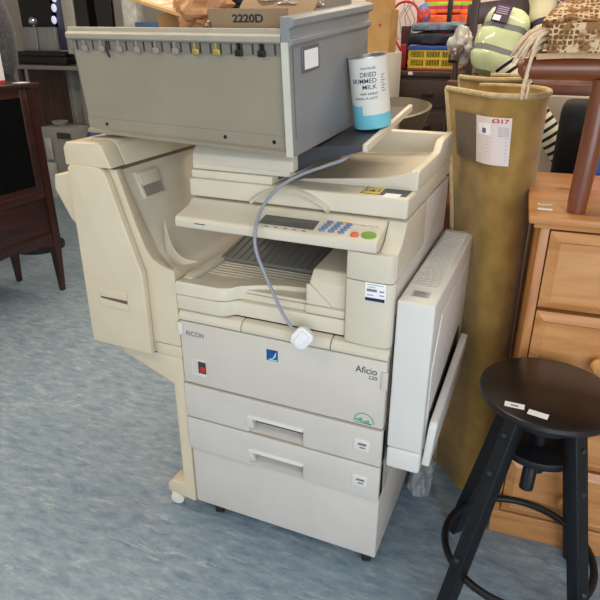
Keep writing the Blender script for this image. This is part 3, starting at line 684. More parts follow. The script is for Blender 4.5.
# ------------------------------------------------------------------ brown footstool on the chest and the rug over it
OAK = wood('red_brown_wood', (132, 74, 42), (104, 54, 30), .3, 'Z', coat=.3)
OAKX = wood('red_brown_wood_rail', (132, 74, 42), (104, 54, 30), .3, 'X', coat=.3)
fs = thing('wooden_footstool', 'red brown wooden stool with round legs, standing on the pine chest under the rug', 'stool', (1.07, .55, 1.026))
for x, y in ((.942, .425), (1.26, .447), (.958, .67), (1.25, .692)):
    b = MB(); b.tube([(x, y, .9995), (x, y, 1.03), (x+.004, y, 1.17), (x+.006, y, 1.30)], [.021, .023, .024, .024], 18); b.build('leg', OAK, fs)
b = MB(); b.tube([(.765, .415, 1.322), (.775, .414, 1.322), (.94, .425, 1.324), (1.3, .45, 1.324)], [.012, .024, .026, .026], 16); b.build('front_rail', OAKX, fs)
b = MB(); b.tube([(.76, .66, 1.322), (.77, .66, 1.322), (1.29, .695, 1.324)], [.012, .024, .026], 16); b.build('back_rail', OAKX, fs)
b = MB(); b.box(.80, 1.3, .42, .69, 1.325, 1.342, .004, M=None); b.build('stool_top', OAKX, fs)
def rug_mat():
    m = mat('brown_cream_patterned_rug', (220, 188, 146), .95, .08, 40, .5, col2=(150, 108, 64), mix=(.46, .54)); nt = m.node_tree; bs_ = nt.nodes['Principled BSDF']
    tc = nt.nodes.new('ShaderNodeTexCoord'); v = nt.nodes.new('ShaderNodeTexVoronoi'); v.feature = 'DISTANCE_TO_EDGE'; v.distance = 'CHEBYCHEV' if hasattr(v, 'distance') else 'EUCLIDEAN'; v.inputs['Scale'].default_value = 95; v.inputs['Randomness'].default_value = .35
    nt.links.new(tc.outputs['Object'], v.inputs['Vector'])
    cr = nt.nodes.new('ShaderNodeValToRGB'); cr.color_ramp.elements[0].position = .1; cr.color_ramp.elements[1].position = .2
    cr.color_ramp.elements[0].color = (0, 0, 0, 1); cr.color_ramp.elements[1].color = (1, 1, 1, 1); nt.links.new(v.outputs['Distance'], cr.inputs[0])
    mm = nt.nodes.new('ShaderNodeMix'); mm.data_type = 'RGBA'; old = bs_.inputs['Base Color'].links[0].from_socket
    nt.links.new(cr.outputs[0], mm.inputs[0]); nt.links.new(old, mm.inputs[6]); mm.inputs[7].default_value = lin((112, 76, 42)); nt.links.new(mm.outputs[2], bs_.inputs['Base Color']); return m
RUG = rug_mat(); RB = mat('peach_rug_border', (226, 184, 138), .95, .08, 50, .4)
rg = thing('patterned_rug', 'folded brown and cream patterned rug with a long fringe, lying on the wooden stool', 'rug', (1.05, .5, 1.343))
def fold(x0, x1, y0, y1, zb, ang, wav):
    def f(u, v):
        x = x0+(x1-x0)*u; y = y0+(y1-y0)*v
        return Vector((x, y+.02*u, zb+.004*math.sin(u*9+wav)+.003*math.sin(v*7+wav)+ang*u))
    return f
b = MB(); b.sheet(fold(.80, 1.32, .385, .68, 1.347, .0, 0), 24, 8, .012); b.build('rug_border', RB, rg, 'peach border of the lower fold')
b = MB(); b.sheet(fold(.812, 1.32, .375, .68, 1.362, .004, 1), 24, 8, .008)
b.sheet(lambda u, v: Vector((.82+.5*u, .375-.004+.02*u-.003*math.sin(v*3), 1.352+.052*v+.006*math.sin(u*6)*v)), 20, 5, .008)
b.sheet(fold(.815, 1.32, .38, .68, 1.405, .006, 2), 24, 8, .008); b.build('rug_fold', RUG, rg)
def hump(u, v):
    x = .80+.52*u; t = v; z = 1.415+.30*t*(.55+.45*min(1, u*2.2)) if False else 1.412+.075*t+.22*t*min(1, u*2.6)
    return Vector((x+.06*t*(1-u), .42+.22*t+.03*math.sin(u*8), z+.008*math.sin(u*14+t*5)))
b = MB(); b.sheet(hump, 24, 12, .012); b.build('upper_fold', RUG, rg)
b = MB()
for k in range(34):
    rnd = random.Random(k); y = .378+.16*rnd.random()**1.5; x = .815+rnd.uniform(-.006, .012); z = 1.365+rnd.uniform(0, .04)
    L = rnd.uniform(.06, .11); dx = rnd.uniform(.4, 1); lo = 1.345
    if k % 3 == 0: pth = [(x, y, z), (x-.018, y-.012, z-.008), (x-.028, y-.03, z-.04), (x-.03-.01*dx, y-.034, z-.06-L*.6)]
    else: pth = [(x, y+.02, z), (x-.03*dx, y+.005, z-.004), (x-.06*dx, y-.015, z-.016), (x-.085*dx, y-.022, z-.036-.02*rnd.random())]
    b.tube(bez(pth, 4), [.0045]*4+[.004]*4+[.003]*4+[.0015], 6)
b.build('fringe', mat('cream_yarn', (232, 206, 174), 1, .1, 60, .4), rg, 'long cream yarn fringe')

for o in (fs, rg): o.location += Vector((-.002, -.085, .0070 if o is fs else .013))
# ------------------------------------------------------------------ bubble wrap scrap
bw = mat('bubble_wrap_film', (226, 234, 240), .12, .1, 60, .6); bw.node_tree.nodes['Principled BSDF'].inputs['Transmission Weight'].default_value = .5
crumple('bubble_wrap', 'crumpled clear bubble wrap on the floor beside the photocopier', 'bubble wrap', (.632, .40, .05), (.04, .09, .055), bw, 11, 4, .3)

# ------------------------------------------------------------------ left side of the shop
def pbox(b, x0, y0, x1, y1, Y, d, bev=0):
    """box whose near face, at depth Y, spans these measured picture points"""
    a = at(x0, (y0+y1)/2, y=Y); c = at(x1, (y0+y1)/2, y=Y); m0 = at((x0+x1)/2, y0, y=Y); m1 = at((x0+x1)/2, y1, y=Y)
    return b.box(a.x, c.x, Y, Y+d, m1.z, m0.z, bev)
MAH = wood('dark_mahogany', (58, 25, 19), (32, 13, 10), .35, 'Z', coat=.25)
MAHX = wood('dark_mahogany_rail', (58, 25, 19), (32, 13, 10), .35, 'Y', coat=.25)
wx, wy0, wy1 = -1.685, -.1, 1.25
ztop = at(38, 82, x=wx).z; zrail = at(46, 193, x=wx).z; zbot = at(53, 238, x=wx).z
wc = thing('display_cabinet', 'dark mahogany glazed cabinet on tapered legs at the left edge', 'cabinet', (-1.88, .55, 0))
b = MB(); b.box(-2.10, wx+.02, wy0-.02, wy1+.02, ztop-.022, ztop, .006); b.build('cabinet_top', MAHX, wc)
b = MB(); b.box(-2.08, -2.065, wy0, wy1, zbot, ztop-.02); b.box(-2.08, wx-.02, wy0, wy0+.015, zbot, ztop-.02); b.box(-2.08, wx-.02, wy1-.015, wy1, zbot, ztop-.02); b.box(-2.08, wx-.02, wy0, wy1, zrail-.03, zrail); b.build('cabinet_body', MAH, wc)
b = MB(); b.box(-2.06, wx-.04, wy0+.02, wy1-.02, zrail+.18, zrail+.19); b.box(-2.06, wx-.04, wy0+.02, wy1-.02, zrail+.34, zrail+.35); b.build('inner_shelves', MAH, wc)
b = MB()
for y in (wy0, wy1-.055): b.prism([(wx-.05, 0.0), (wx-.02, 0.0), (wx, zbot), (wx, ztop-.02), (wx-.055, ztop-.02), (wx-.055, zbot)], 'y', y+.0, y+.055, .002) if False else None
for y in (wy0, wy1-.05):
    for x in (wx-.05, -2.08):
        b = MB(); b.loft([[(x+.01, y+.012, 0), (x+.035, y+.012, 0), (x+.035, y+.037, 0), (x+.01, y+.037, 0)], [(x, y, zbot), (x+.05, y, zbot), (x+.05, y+.05, zbot), (x, y+.05, zbot)], [(x, y, ztop-.022), (x+.05, y, ztop-.022), (x+.05, y+.05, ztop-.022), (x, y+.05, ztop-.022)]]); b.build('leg', MAH, wc)
def scallop(): 
    pts = [(wy0+.05, zbot+.03), (wy0+.05, zbot-.05)]
    for k in range(25):
        t = k/24; y = wy0+.05+t*(wy1-wy0-.1); e = min(t, 1-t)
        pts.append((y, zbot-.055+.05*min(1, e*2.4)**.8+.012*abs(math.sin(t*22))*(e < .3)))
    return pts+[(wy1-.05, zbot-.05), (wy1-.05, zbot+.03)]
b = MB(); b.prism(scallop(), 'x', wx-.025, wx-.006); b.build('shaped_apron', MAHX, wc)
b = MB(); b.box(wx-.022, wx-.012, wy0+.05, wy1-.05, zbot+.02, zrail-.02); b.box(wx-.03, wx-.001, wy0+.05, wy1-.05, zrail-.022, zrail+.02, .003); b.box(wx-.03, wx-.003, wy0+.05, wy1-.05, zbot+.005, zbot+.035, .003); b.build('lower_panel', MAHX, wc)
b = MB(); y0, y1, z0, z1 = wy0+.0505, wy1-.0505, zrail+.021, ztop-.0225
for a in (b.box(wx-.022, wx-.002, y0, y0+.05, z0, z1, .003), b.box(wx-.022, wx-.002, y1-.05, y1, z0, z1, .003), b.box(wx-.022, wx-.003, y0+.05, y1-.05, z1-.045, z1), b.box(wx-.022, wx-.003, y0+.05, y1-.05, z0, z0+.03)): pass
dr = b.build('glazed_door', MAHX, wc)
gl = mat('dark_cabinet_glass', (30, 32, 32), .06, .02); gl.node_tree.nodes['Principled BSDF'].inputs['Transmission Weight'].default_value = .6; gl.node_tree.nodes['Principled BSDF'].inputs['IOR'].default_value = 1.1
b = MB(); b.box(wx-.014, wx-.010, y0+.05, y1-.05, z0+.03, z1-.045); b.build('glass_pane', gl, dr)
# white card on the cabinet
b = MB(); q = at(3, 84, x=-1.76); M0 = T((-1.76, q.y-.03, ztop+.0005)) @ rot(20, 'Z')
wb = thing('white_card_box', 'white box with a red foot standing on the mahogany cabinet at the left edge', 'box', (-1.76, q.y-.03, ztop))
b = MB(); b.box(-.03, .03, -.12, .02, .018, .17, M=M0); b.build('box_side', PAPER, wb)
b = MB(); b.box(-.0302, .0302, -.1202, .0202, .0, .018, M=M0); b.build('red_band', mat('red_card', (196, 36, 50), .5), wb)
b = MB(); q = at(20, 78.5, x=-1.72); b.box(q.x-.02, q.x+.03, q.y-.04, q.y+.03, ztop+.0005, ztop+.0025); centre(b.build('paper_tag', PAPER, None, 'small white paper tag lying on top of the mahogany cabinet', 'tag'))
# coat on a stand behind the cabinet
WOOL = mat('charcoal_wool', (78, 78, 80), 1, .25, 60, .5, sheen=.3)
cc = at(5, 60, y=1.55); cx0, cy0 = cc.x-.24, 1.6
co = thing('grey_coat', 'charcoal wool coat hanging behind the mahogany cabinet', 'coat', (cx0, cy0, .45))
def ell(cx, cy, z, rx, ry, n=20): return [(cx+rx*math.cos(2*math.pi*k/n)*(1+.05*math.sin(5*2*math.pi*k/n)), cy+ry*math.sin(2*math.pi*k/n), z) for k in range(n)]
b = MB(); b.loft([ell(cx0, cy0, .45, .22, .12), ell(cx0, cy0, .9, .19, .11), ell(cx0, cy0, 1.3, .20, .12), ell(cx0, cy0, 1.52, .21, .11), ell(cx0, cy0, 1.6, .08, .07)]); b.build('coat_body', WOOL, co)
for s_ in (-1, 1):
    b = MB(); b.tube([(cx0+s_*.17, cy0, 1.54), (cx0+s_*.235, cy0-.03, 1.42), (cx0+s_*.25, cy0-.05, 1.25), (cx0+s_*.235, cy0-.07, 1.10 if s_ < 0 else 1.19)], [.07, .075, .065, .06], 14); b.build('sleeve', WOOL, co)
st_ = thing('coat_stand', 'dark coat stand holding the charcoal coat', 'coat stand', (cx0, cy0+.16, 0))
b = MB(); b.cyl((cx0, cy0+.16, .015), .17, .03, 24); b.build('stand_base', BLK, st_)
b = MB(); b.cyl((cx0, cy0+.16, .86), .015, 1.68, 12); b.tube([(cx0, cy0+.16, 1.68), (cx0, cy0+.1, 1.69), (cx0, cy0+.04, 1.66), (cx0, cy0, 1.605)], .01, 8); b.build('stand_pole', BLK, st_)

# goods on and under the back shelf
YS = 2.95
sh = thing('shop_shelf', 'dark shop shelf with a pale grey front edge along the left back', 'shelf', (-3.4, 3.2, 0))
zs = at(50, 66, y=YS).z
xL = at(-30, 66, y=YS).x; xR = at(135, 66, y=YS).x
b = MB(); b.box(xL, xR, YS, 3.6, zs-.025, zs); b.build('shelf_board', mat('dark_shelf_board', (58, 54, 52), .4, .1), sh)
b = MB(); b.box(xL, xR, YS-.012, YS, zs-.03, zs+.004, .002); b.build('shelf_edge', mat('grey_metal_edge', (150, 148, 144), .35, metal=.6), sh)
for x in (xL+.02, xR-.02, at(31, 100, y=YS).x-.1):
    b = MB(); b.box(x-.02, x+.02, YS+.02, YS+.06, 0, zs-.025); b.build('shelf_upright', DK, sh)
b = MB(); xa = at(20, 100, y=3.4).x; xb = at(70, 100, y=3.4).x; b.box(xa, xb, 3.56, 3.58, .0, zs-.03); b.build('back_board', wood('brown_back_board', (92, 62, 42), (66, 42, 28), .5, 'Z'), sh)
cu = MB(); xa = at(62, 100, y=3.2).x; xb = at(100, 100, y=3.2).x
cu.sheet(lambda u, v: Vector((xa+(xb-xa)*u, 3.3+.035*math.sin(u*26), .02+(zs-.06)*v)), 40, 4, .006); centre(cu.build('grey_curtain', mat('grey_curtain_cloth', (164, 160, 152), .9, .08, 6), None, 'pale grey pleated curtain hanging below the back shelf', 'curtain'))
# lit appliance
ap = thing('countertop_appliance', 'black appliance with silver box, chrome ball and lit side strip on the back shelf', 'appliance', (at(40, 60, y=3.1).x, 3.15, zs))
b = MB(); pbox(b, 14, -70, 51, 28, 3.2, .02); o = b.build('back_panel', BLK, ap)
SIL = mat('brushed_silver', (170, 170, 168), .35, .1, 30, metal=.7, stretch=(1, 1, .1))
b = MB(); pbox(b, 21, 27, 37, 51, 3.05, .03, .004); b.build('silver_box', SIL, ap)
b = MB(); pbox(b, 38, 27, 56, 51, 3.05, .03, .004); b.build('silver_box', SIL, ap)
q = at(33, 21, y=3.05); b = MB(); bm = bmesh.new(); bmesh.ops.create_uvsphere(bm, u_segments=20, v_segments=12, radius=.036); b._merge(bm, 0, 3, T(q)); b.cyl((q.x, q.y, q.z-.03), .008, .02, 12); b.build('chrome_ball', mat('chrome', (220, 220, 222), .08, .01, metal=1), ap)
b = MB(); pbox(b, 17, 51.5, 64, 56, 2.99, .12, .004); pbox(b, 17, 56, 66, 64.4, 3.01, .12, .004); b.build('appliance_base', BLK, ap)
b = MB(); pbox(b, 60, -60, 71, 54, 3.0, .02, .004); b.build('side_post', mat('pale_champagne_metal', (184, 178, 166), .4, metal=.3), ap)
em = bpy.data.materials.new('cool_light_strip'); em.use_nodes = True; eb = em.node_tree.nodes['Principled BSDF']; eb.inputs['Emission Color'].default_value = (.62, .66, 1, 1); eb.inputs['Emission Strength'].default_value = .45
b = MB(); pbox(b, 49, -60, 60, 50, 3.2, .04); strip = b.build('light_strip', mat('lilac_strip', (96, 90, 122), .4), ap)
for yy in (-2, 8, 20):
    q = at(54, yy, y=3.19); b = MB(); bm = bmesh.new(); bmesh.ops.create_uvsphere(bm, u_segments=14, v_segments=8, radius=.028); b._merge(bm, 0, 3, T(q) @ Matrix.Diagonal((1, .5, 1.2, 1))); b.build('bulb', em, strip)
tv = thing('flat_screen', 'glossy black flat screen standing on the back shelf behind the filing drawer', 'screen', (at(90, 50, y=3.2).x, 3.2, zs))
b = MB(); pbox(b, 70, -45, 109, 30, 3.15, .04, .004); b.build('screen_panel', mat('glossy_black', (10, 11, 14), .08, .02, coat=.5), tv)
q = at(90, 40, y=3.17); b = MB(); b.box(q.x-.03, q.x+.03, 3.18, 3.21, zs+.01, q.z+.05); b.box(q.x-.1, q.x+.1, 3.12, 3.27, zs, zs+.012, .003); b.build('screen_foot', BLK, tv)
b = MB(); pbox(b, 108.5, 2, 121.5, 40, 3.1, .02, .005); o = centre(b.build('black_phone_case', mat('black_case', (24, 26, 30), .3, .1), None, 'black phone case box standing upright beside the flat screen', 'phone case')); o.location.z = zs+.001
b = MB(); pbox(b, 122, -25, 136, 45, 3.2, .1, .003); o = centre(b.build('white_carton', mat('white_carton_print', (214, 212, 206), .6, .25, 14, col2=(160, 158, 140)), None, 'white printed carton to the right of the black phone case', 'carton')); o.location.z = zs+.001
b = MB(); pbox(b, 134, -2, 160, 45, 3.05, .1, .01); o = centre(b.build('blue_box', mat('slate_blue', (72, 96, 136), .6, .1), None, 'slate blue box right of the white carton on the back shelf', 'box')); o.location.z = zs+.001
# grey machine on the floor below
gmx0, gmx1 = at(45, 150, y=2.95).x, at(73, 150, y=2.95).x; gz = at(60, 128, y=2.95).z
gm = thing('grey_machine', 'light grey boxy office machine with a dark slot on the floor below the back shelf', 'machine', ((gmx0+gmx1)/2, 3.05, 0))
b = MB(); b.box(gmx0, gmx1, 2.94, 3.25, 0, gz, .012); b.build('machine_body', mat('cool_grey_plastic', (158, 155, 150), .4, .06), gm)
b = MB(); pbox(b, 57, 133, 70, 139, 2.934, .01); b.build('dark_slot', DK, gm)
q = at(57, 124, y=3.02); b = MB(); b.lathe([(0, 0), (.04, 0), (.075, .04), (.072, .042), (.036, .006), (0, .005)], 28, T((q.x, 3.06, gz+.001)))
gg = mat('clear_glass', (235, 240, 240), .05, .01); gg.node_tree.nodes['Principled BSDF'].inputs['Transmission Weight'].default_value = .8
centre(b.build('glass_dish', gg, None, 'clear glass dish on top of the grey machine', 'dish'))
b = MB(); pbox(b, 44.5, 131, 49, 152, 2.9, .03, .004); pbox(b, 46, 156, 54, 190, 2.88, .05, .004)
o = centre(b.build('white_packet', mat('white_packet', (196, 194, 188), .5, .1), None, 'narrow white packets stacked in front of the grey machine', 'packet')); o.location.z = 0
q = at(90, 128, y=2.6); crumple('blue_bag', 'bright blue bag on the floor behind the finisher', 'bag', (q.x+.03, 2.62, .36), (.1, .1, .34), mat('bright_blue_fabric', (40, 86, 140), .6, .15), 21, 4, .15)

# ------------------------------------------------------------------ back right of the shop
TRK = wood('dark_trunk_wood', (66, 46, 34), (42, 28, 20), .5, 'X')
zt = at(425, 71, y=2.25).z
sb = thing('dark_sideboard', 'dark brown wooden sideboard at the back with the yellow crate on it', 'sideboard', (.1, 2.5, 0))
b = MB(); b.box(-.5, .42, 2.25, 2.72, .05, zt-.03, .004); b.build('sideboard_body', TRK, sb)
b = MB(); b.box(-.52, .44, 2.23, 2.74, zt-.03, zt, .005); b.build('sideboard_top', TRK, sb)
for z0, z1 in ((.84, 1.0), (1.02, zt-.045), (.5, .8)):
    b = MB(); b.box(-.46, .38, 2.238, 2.255, z0, z1, .004); d_ = b.build('drawer', TRK, sb)
    for x in (-.25, .17): b = MB(); b.box(x-.03, x+.03, 2.225, 2.24, (z0+z1)/2-.012, (z0+z1)/2+.012, .004); b.build('drawer_pull', mat('dark_bronze', (54, 44, 36), .4, metal=.5) if 'dark_bronze' not in bpy.data.materials else bpy.data.materials['dark_bronze'], d_)
for x in (-.48, .40):
    for y in (2.27, 2.70): b = MB(); b.box(x-.02, x+.02, y-.02, y+.02, 0, .05); b.build('foot', TRK, sb)
# crate
ca, cb = at(408, 60, y=2.27), at(456, 60, y=2.27); czt = at(430, 46, y=2.27).z
YEL = mat('yellow_plastic', (222, 200, 62), .45, .04); BLU = mat('blue_plastic', (34, 84, 168), .4, .04); REDP = mat('red_brown_plastic', (168, 74, 46), .45, .04)
cr_ = thing('plastic_crate', 'yellow folding crate with a blue rim on the dark sideboard', 'crate', ((ca.x+cb.x)/2, 2.4, zt))
b = MB()
H = czt-zt; x0, x1, y0, y1 = ca.x, cb.x, 2.265, 2.53
def lattice(b, n, fn):
    for k in range(n+1): fn(b, k/n)
for yy in (y0, y1-.008):
    for (z0, z1) in ((.014, .026), (H*.45, H*.55), (H-.028, H-.018)): b.box(x0, x1, yy, yy+.008, zt+z0, zt+z1)
    for k in range(19): xx = x0+(x1-x0-.004)*k/18; b.box(xx, xx+.004+(.008 if k % 6 == 0 else 0)*(k < 18), yy+.001, yy+.007, zt+.014, zt+H-.02)
for xx in (x0, x1-.008):
    for (z0, z1) in ((.014, .026), (H*.45, H*.55), (H-.028, H-.018)): b.box(xx, xx+.008, y0, y1, zt+z0, zt+z1)
    for k in range(13): yy = y0+(y1-y0-.004)*k/12; b.box(xx+.001, xx+.007, yy, yy+.004, zt+.014, zt+H-.02)
b.build('crate_sides', YEL, cr_)
b = MB(); b.box(x0-.004, x1+.004, y0-.004, y0+.012, zt+H-.02, zt+H, .002); b.box(x0-.004, x1+.004, y1-.012, y1+.004, zt+H-.02, zt+H, .002); b.box(x0-.004, x0+.012, y0, y1, zt+H-.02, zt+H, .002); b.box(x1-.012, x1+.004, y0, y1, zt+H-.02, zt+H, .002); b.build('crate_rim', BLU, cr_)
b = MB(); b.box(x0-.001, x1+.001, y0-.001, y1+.001, zt+.001, zt+.015, .002); b.build('crate_base', REDP, cr_)
b = MB(); q = at(410, 73, y=2.23); b.box(q.x-.01, q.x+.015, 2.2285, 2.2295, zt-.02, zt-.004); centre(b.build('price_tag', PAPER, None, 'tiny white price tag on the sideboard edge under the crate', 'price tag'))
# folded clothes on the crate
def folded(name, label, cat, x0, x1, y0, y1, z, h, m, seed):
    from mathutils import noise
    b = MB()
    def sec(t):
        out = []
        for k in range(28):
            a = 2*math.pi*k/28; ca_, sa_ = math.cos(a), math.sin(a)
            e = lambda v: math.copysign(abs(v)**.45, v)
            p_ = Vector((x0+(x1-x0)*t, (y0+y1)/2+(y1-y0)/2*e(ca_), z+h/2+h/2*e(sa_)))
            nz = noise.noise(Vector((p_.x*14+seed, p_.y*18, p_.z*30)))
            p_.z += .012*nz*(sa_ > -.3); p_.y += .012*nz; p_.x += .01*noise.noise(Vector((p_.y*20, p_.z*40, seed))); out.append(p_)
        return out
    b.loft([sec(i/18) for i in range(19)]); return centre(b.build(name, m, None, label, cat))
ja, jb = at(410, 40, y=2.3).x, at(464, 40, y=2.3).x
z2 = at(435, 34, y=2.3).z
o = folded('folded_jeans', 'dark navy folded jeans, lower of the two lying on the crate', 'jeans', ja, jb-.03, 2.27, 2.5, czt+.004, z2-czt+.004, mat('dark_denim', (44, 50, 60), .95, .2, 50, .4), 1)
z3 = at(435, 22, y=2.3).z
o = folded('folded_jeans', 'pale blue grey folded jeans on top of the dark pair', 'jeans', ja+.012, jb, 2.28, 2.5, z2+.012, z3-z2-.016, mat('pale_denim', (112, 128, 146), .95, .2, 50, .4), 5)
# striped backpack
def stripes():
    m = mat('rainbow_stripes', (220, 80, 60), .85, .04, 40, .2); nt = m.node_tree; bs_ = nt.nodes['Principled BSDF']
    tc = nt.nodes.new('ShaderNodeTexCoord'); sp = nt.nodes.new('ShaderNodeSeparateXYZ'); nt.links.new(tc.outputs['Object'], sp.inputs[0])
    k = nt.nodes.new('ShaderNodeMath'); k.operation = 'MULTIPLY'; k.inputs[1].default_value = 7.4; nt.links.new(sp.outputs['Z'], k.inputs[0])
    f = nt.nodes.new('ShaderNodeMath'); f.operation = 'FRACT'; nt.links.new(k.outputs[0], f.inputs[0])
    cr = nt.nodes.new('ShaderNodeValToRGB'); cr.color_ramp.interpolation = 'CONSTANT'; e = cr.color_ramp.elements
    cols = [(214, 62, 60), (232, 128, 50), (196, 50, 90), (150, 190, 60), (226, 84, 52), (236, 170, 60), (190, 44, 62)]
    e[0].position = 0; e[0].color = lin(cols[0]); e[1].position = 1/7; e[1].color = lin(cols[1])
    for i in range(2, 7): q_ = e.new(i/7); q_.color = lin(cols[i])
    nt.links.new(f.outputs[0], cr.inputs[0]); nt.links.new(cr.outputs[0], bs_.inputs['Base Color']); return m
STR = stripes()
ba, bb_ = at(424, 15, y=2.62).x, at(474, 15, y=2.62).x
bp = thing('striped_backpack', 'bright rainbow striped backpack standing behind the folded jeans', 'backpack', ((ba+bb_)/2, 2.65, zt))
b = MB(); b.box(ba, bb_, 2.58, 2.72, zt+.002, zt+.44, .03, 4); b.build('bag_body', STR, bp)
b = MB(); pbox(b, 436, 2, 461, 13, 2.56, .03, .006); b.build('front_pocket', STR, bp)
b = MB(); pbox(b, 426, 15, 472, 26, 2.555, .04, .008); b.build('lower_pocket', mat('orange_stripe_cloth', (232, 116, 48), .85, .12, 30, col2=(190, 60, 60)), bp)
b = MB(); pbox(b, 447.5, -6, 452, 27, 2.548, .012, .002); b.build('webbing', BLK, bp)
q = at(424, 14, y=2.5); crumple('colourful_pouch', 'small blue, red and orange pouch hanging left of the striped backpack', 'pouch', (q.x, 2.5, q.z), (.035, .03, .055), mat('multicolour_cloth', (70, 120, 180), .8, .1, 22, col2=(206, 76, 54), mix=(.45, .55)), 31, 4, .15)
# red hoop frame, wire hangers
hp = thing('red_hoop_frame', 'thin red hooped tube standing between the paper bag and the crate', 'hoop', (at(404, 60, y=2.33).x, 2.33, zt))
zc = at(404, 24, y=2.33).z; h0, h1 = at(392, 24, y=2.33).x, at(417.5, 24, y=2.33).x; hc = (h0+h1)/2; hr_ = (h1-h0)/2
b = MB(); b.tube([(hc+.07, 2.33, zt+.005), (hc+.02, 2.33, zt+.05), (h0+.004, 2.33, zc-.05)]+[(hc+hr_*math.cos(t), 2.33, zc+.05+hr_*.85*math.sin(t)) for t in [R(180-180*k/16) for k in range(17)]]+[(h1, 2.33, zc-.02)], .0065, 8); b.build('hoop', mat('glossy_red', (188, 30, 40), .3, .03), hp)
b = MB(); b.box(hc-.02, hc+.03, 2.345, 2.37, zt+.001, zc-.01, .004); b.build('dark_post', mat('dark_red_brown', (66, 26, 24), .5), hp)
b = MB(); pbox(b, 400, 44, 406, 69, 2.3, .03, .006); b.build('red_block', mat('deep_red', (160, 26, 36), .5), hp)
for k, px in enumerate((402, 406, 411)):
    q = at(px, 26, y=2.9); q.z += .02*k; b = MB(); s_ = .05
    b.tube([(q.x, 2.97, q.z+.16), (q.x, 2.93, q.z+.15), (q.x, 2.92, q.z+.1), (q.x-s_, 2.92, q.z+.02), (q.x-s_*.6, 2.92, q.z-.08), (q.x+s_*.7, 2.92, q.z-.07), (q.x+s_, 2.92, q.z+.02), (q.x+.004, 2.92, q.z+.1)], .0028, 6)
    centre(b.build('wire_hanger', mat('grey_wire', (150, 140, 136), .4, metal=.6) if k == 0 else bpy.data.materials['grey_wire'], None, 'thin wire hanger on the pink partition seen through the red hoop, ' + ('leftmost', 'middle', 'rightmost')[k] + ' of three', 'hanger', 'wire hangers on the partition'))
# paper bag on a white box
b = MB(); a0, a1 = at(362, 55, y=1.9), at(387, 55, y=1.9)
zbx = at(380, 53, y=1.9).z
wbx = MB(); wbx.box(a0.x-.1, a1.x, 1.88, 2.2, 0.0, zbx, .004); centre(wbx.build('white_cupboard', WH, None, 'white painted cupboard behind the copier, under the brown paper bag', 'cupboard'))
KR = mat('kraft_bag_paper', (196, 152, 92), .75, .1, 14, .15)
pb = thing('paper_bag', 'brown paper carrier bag with a red mark, standing behind the filing drawer', 'paper bag', (a0.x+.1, 2.0, zbx))
xa, xb = at(356, 30, y=1.92).x, at(389, 30, y=1.92).x; zb1 = at(378, 9, y=1.92).z
b = MB(); b.loft([[(xa, 1.93, zbx+.001), (xb, 1.93, zbx+.001), (xb, 2.07, zbx+.001), (xa, 2.07, zbx+.001)], [(xa-.004, 1.925, zb1), (xb+.004, 1.925, zb1), (xb+.004, 2.075, zb1), (xa-.004, 2.075, zb1)]], caps=False)
bmesh.ops.solidify(b.bm, geom=b.bm.faces[:], thickness=.002); b.box(xa, xb, 1.93, 2.07, zbx+.001, zbx+.003); b.build('bag_walls', KR, pb)
b = MB(); b.box(xa+.01, xb-.005, 2.03, 2.034, zb1-.05, zb1+.09); b.build('inner_card', KR, pb)
b = MB(); q = at(379.5, 25, y=1.92); b.prism([(q.x-.008, q.z), (q.x-.002, q.z+.004), (q.x, q.z+.012), (q.x+.002, q.z+.004), (q.x+.012, q.z+.002), (q.x+.002, q.z-.003), (q.x, q.z-.012), (q.x-.003, q.z-.004)], 'y', 1.9245, 1.9285); b.build('red_mark', REDINK, pb)
# taupe tub seat
TAU = mat('taupe_shell', (120, 108, 88), .4, .08, 10)
tcx, tcy = at(404, 110, y=1.25).x-.10, 1.42
ztub = at(420, 106, y=1.3).z
tb = thing('tub_chair', 'taupe moulded tub chair behind the copier, only its curved rim showing', 'chair', (tcx, tcy, 0))
def tub(u, v):
    a = R(-60)+R(300)*u; r_ = .10+.075*v**.6; e = math.sin(math.pi*u)
    return Vector((tcx+r_*math.cos(a), tcy+r_*1.1*math.sin(a), ztub-.17+.17*v-.05*v*(1-e)))
b = MB(); b.sheet(tub, 36, 8, .012); b.cyl((tcx, tcy, ztub-.165), .11, .02, 28); b.build('seat_shell', TAU, tb)
b = MB(); b.cyl((tcx, tcy, (ztub-.18)/2), .025, ztub-.18, 14); b.cyl((tcx, tcy, .012), .17, .024, 28); b.build('pedestal', BLK, tb)
# dark chair holding the bedding, standing on a low table
DCH = wood('dark_plum_wood', (74, 48, 46), (50, 30, 30), .35, 'Z', coat=.2); 
tz = .70
lt = thing('low_table', 'plain brown table under the dark armchair', 'table', (.75, 1.85, 0))
b = MB(); b.box(.34, 1.3, 1.5, 2.15, tz-.03, tz, .003); b.build('tabletop', OAKX, lt)
for x in (.37, 1.27):
    for y in (1.53, 2.12): b = MB(); b.box(x-.02, x+.02, y-.02, y+.02, 0, tz-.03); b.build('leg', OAK, lt)
zseat = at(452, 80, y=1.6).z
xl = at(449, 70, y=1.6).x; xr = xl+.64
ch_ = thing('wooden_armchair', 'dark plum brown wooden armchair holding packed bedding, behind the carpet rolls', 'armchair', ((xl+xr)/2, 1.8, tz))
b = MB(); b.box(xl, xr, 1.58, 2.04, zseat-.07, zseat, .008); b.build('seat', wood('red_brown_seat', (104, 58, 38), (78, 40, 26), .4, 'X'), ch_)
for x in (xl+.025, xr-.025):
    b = MB(); b.tube([(x, 1.61, tz+.001), (x, 1.61, tz+.1), (x, 1.61, zseat-.2), (x, 1.61, zseat-.07)], [.014, .02, .026, .022], 14); b.build('leg', DCH, ch_)
    b = MB(); b.box(x-.018, x+.018, 2.0, 2.04, tz+.001, zseat+.5, .004); b.build('leg', DCH, ch_)
za = at(452, 50, y=1.6).z
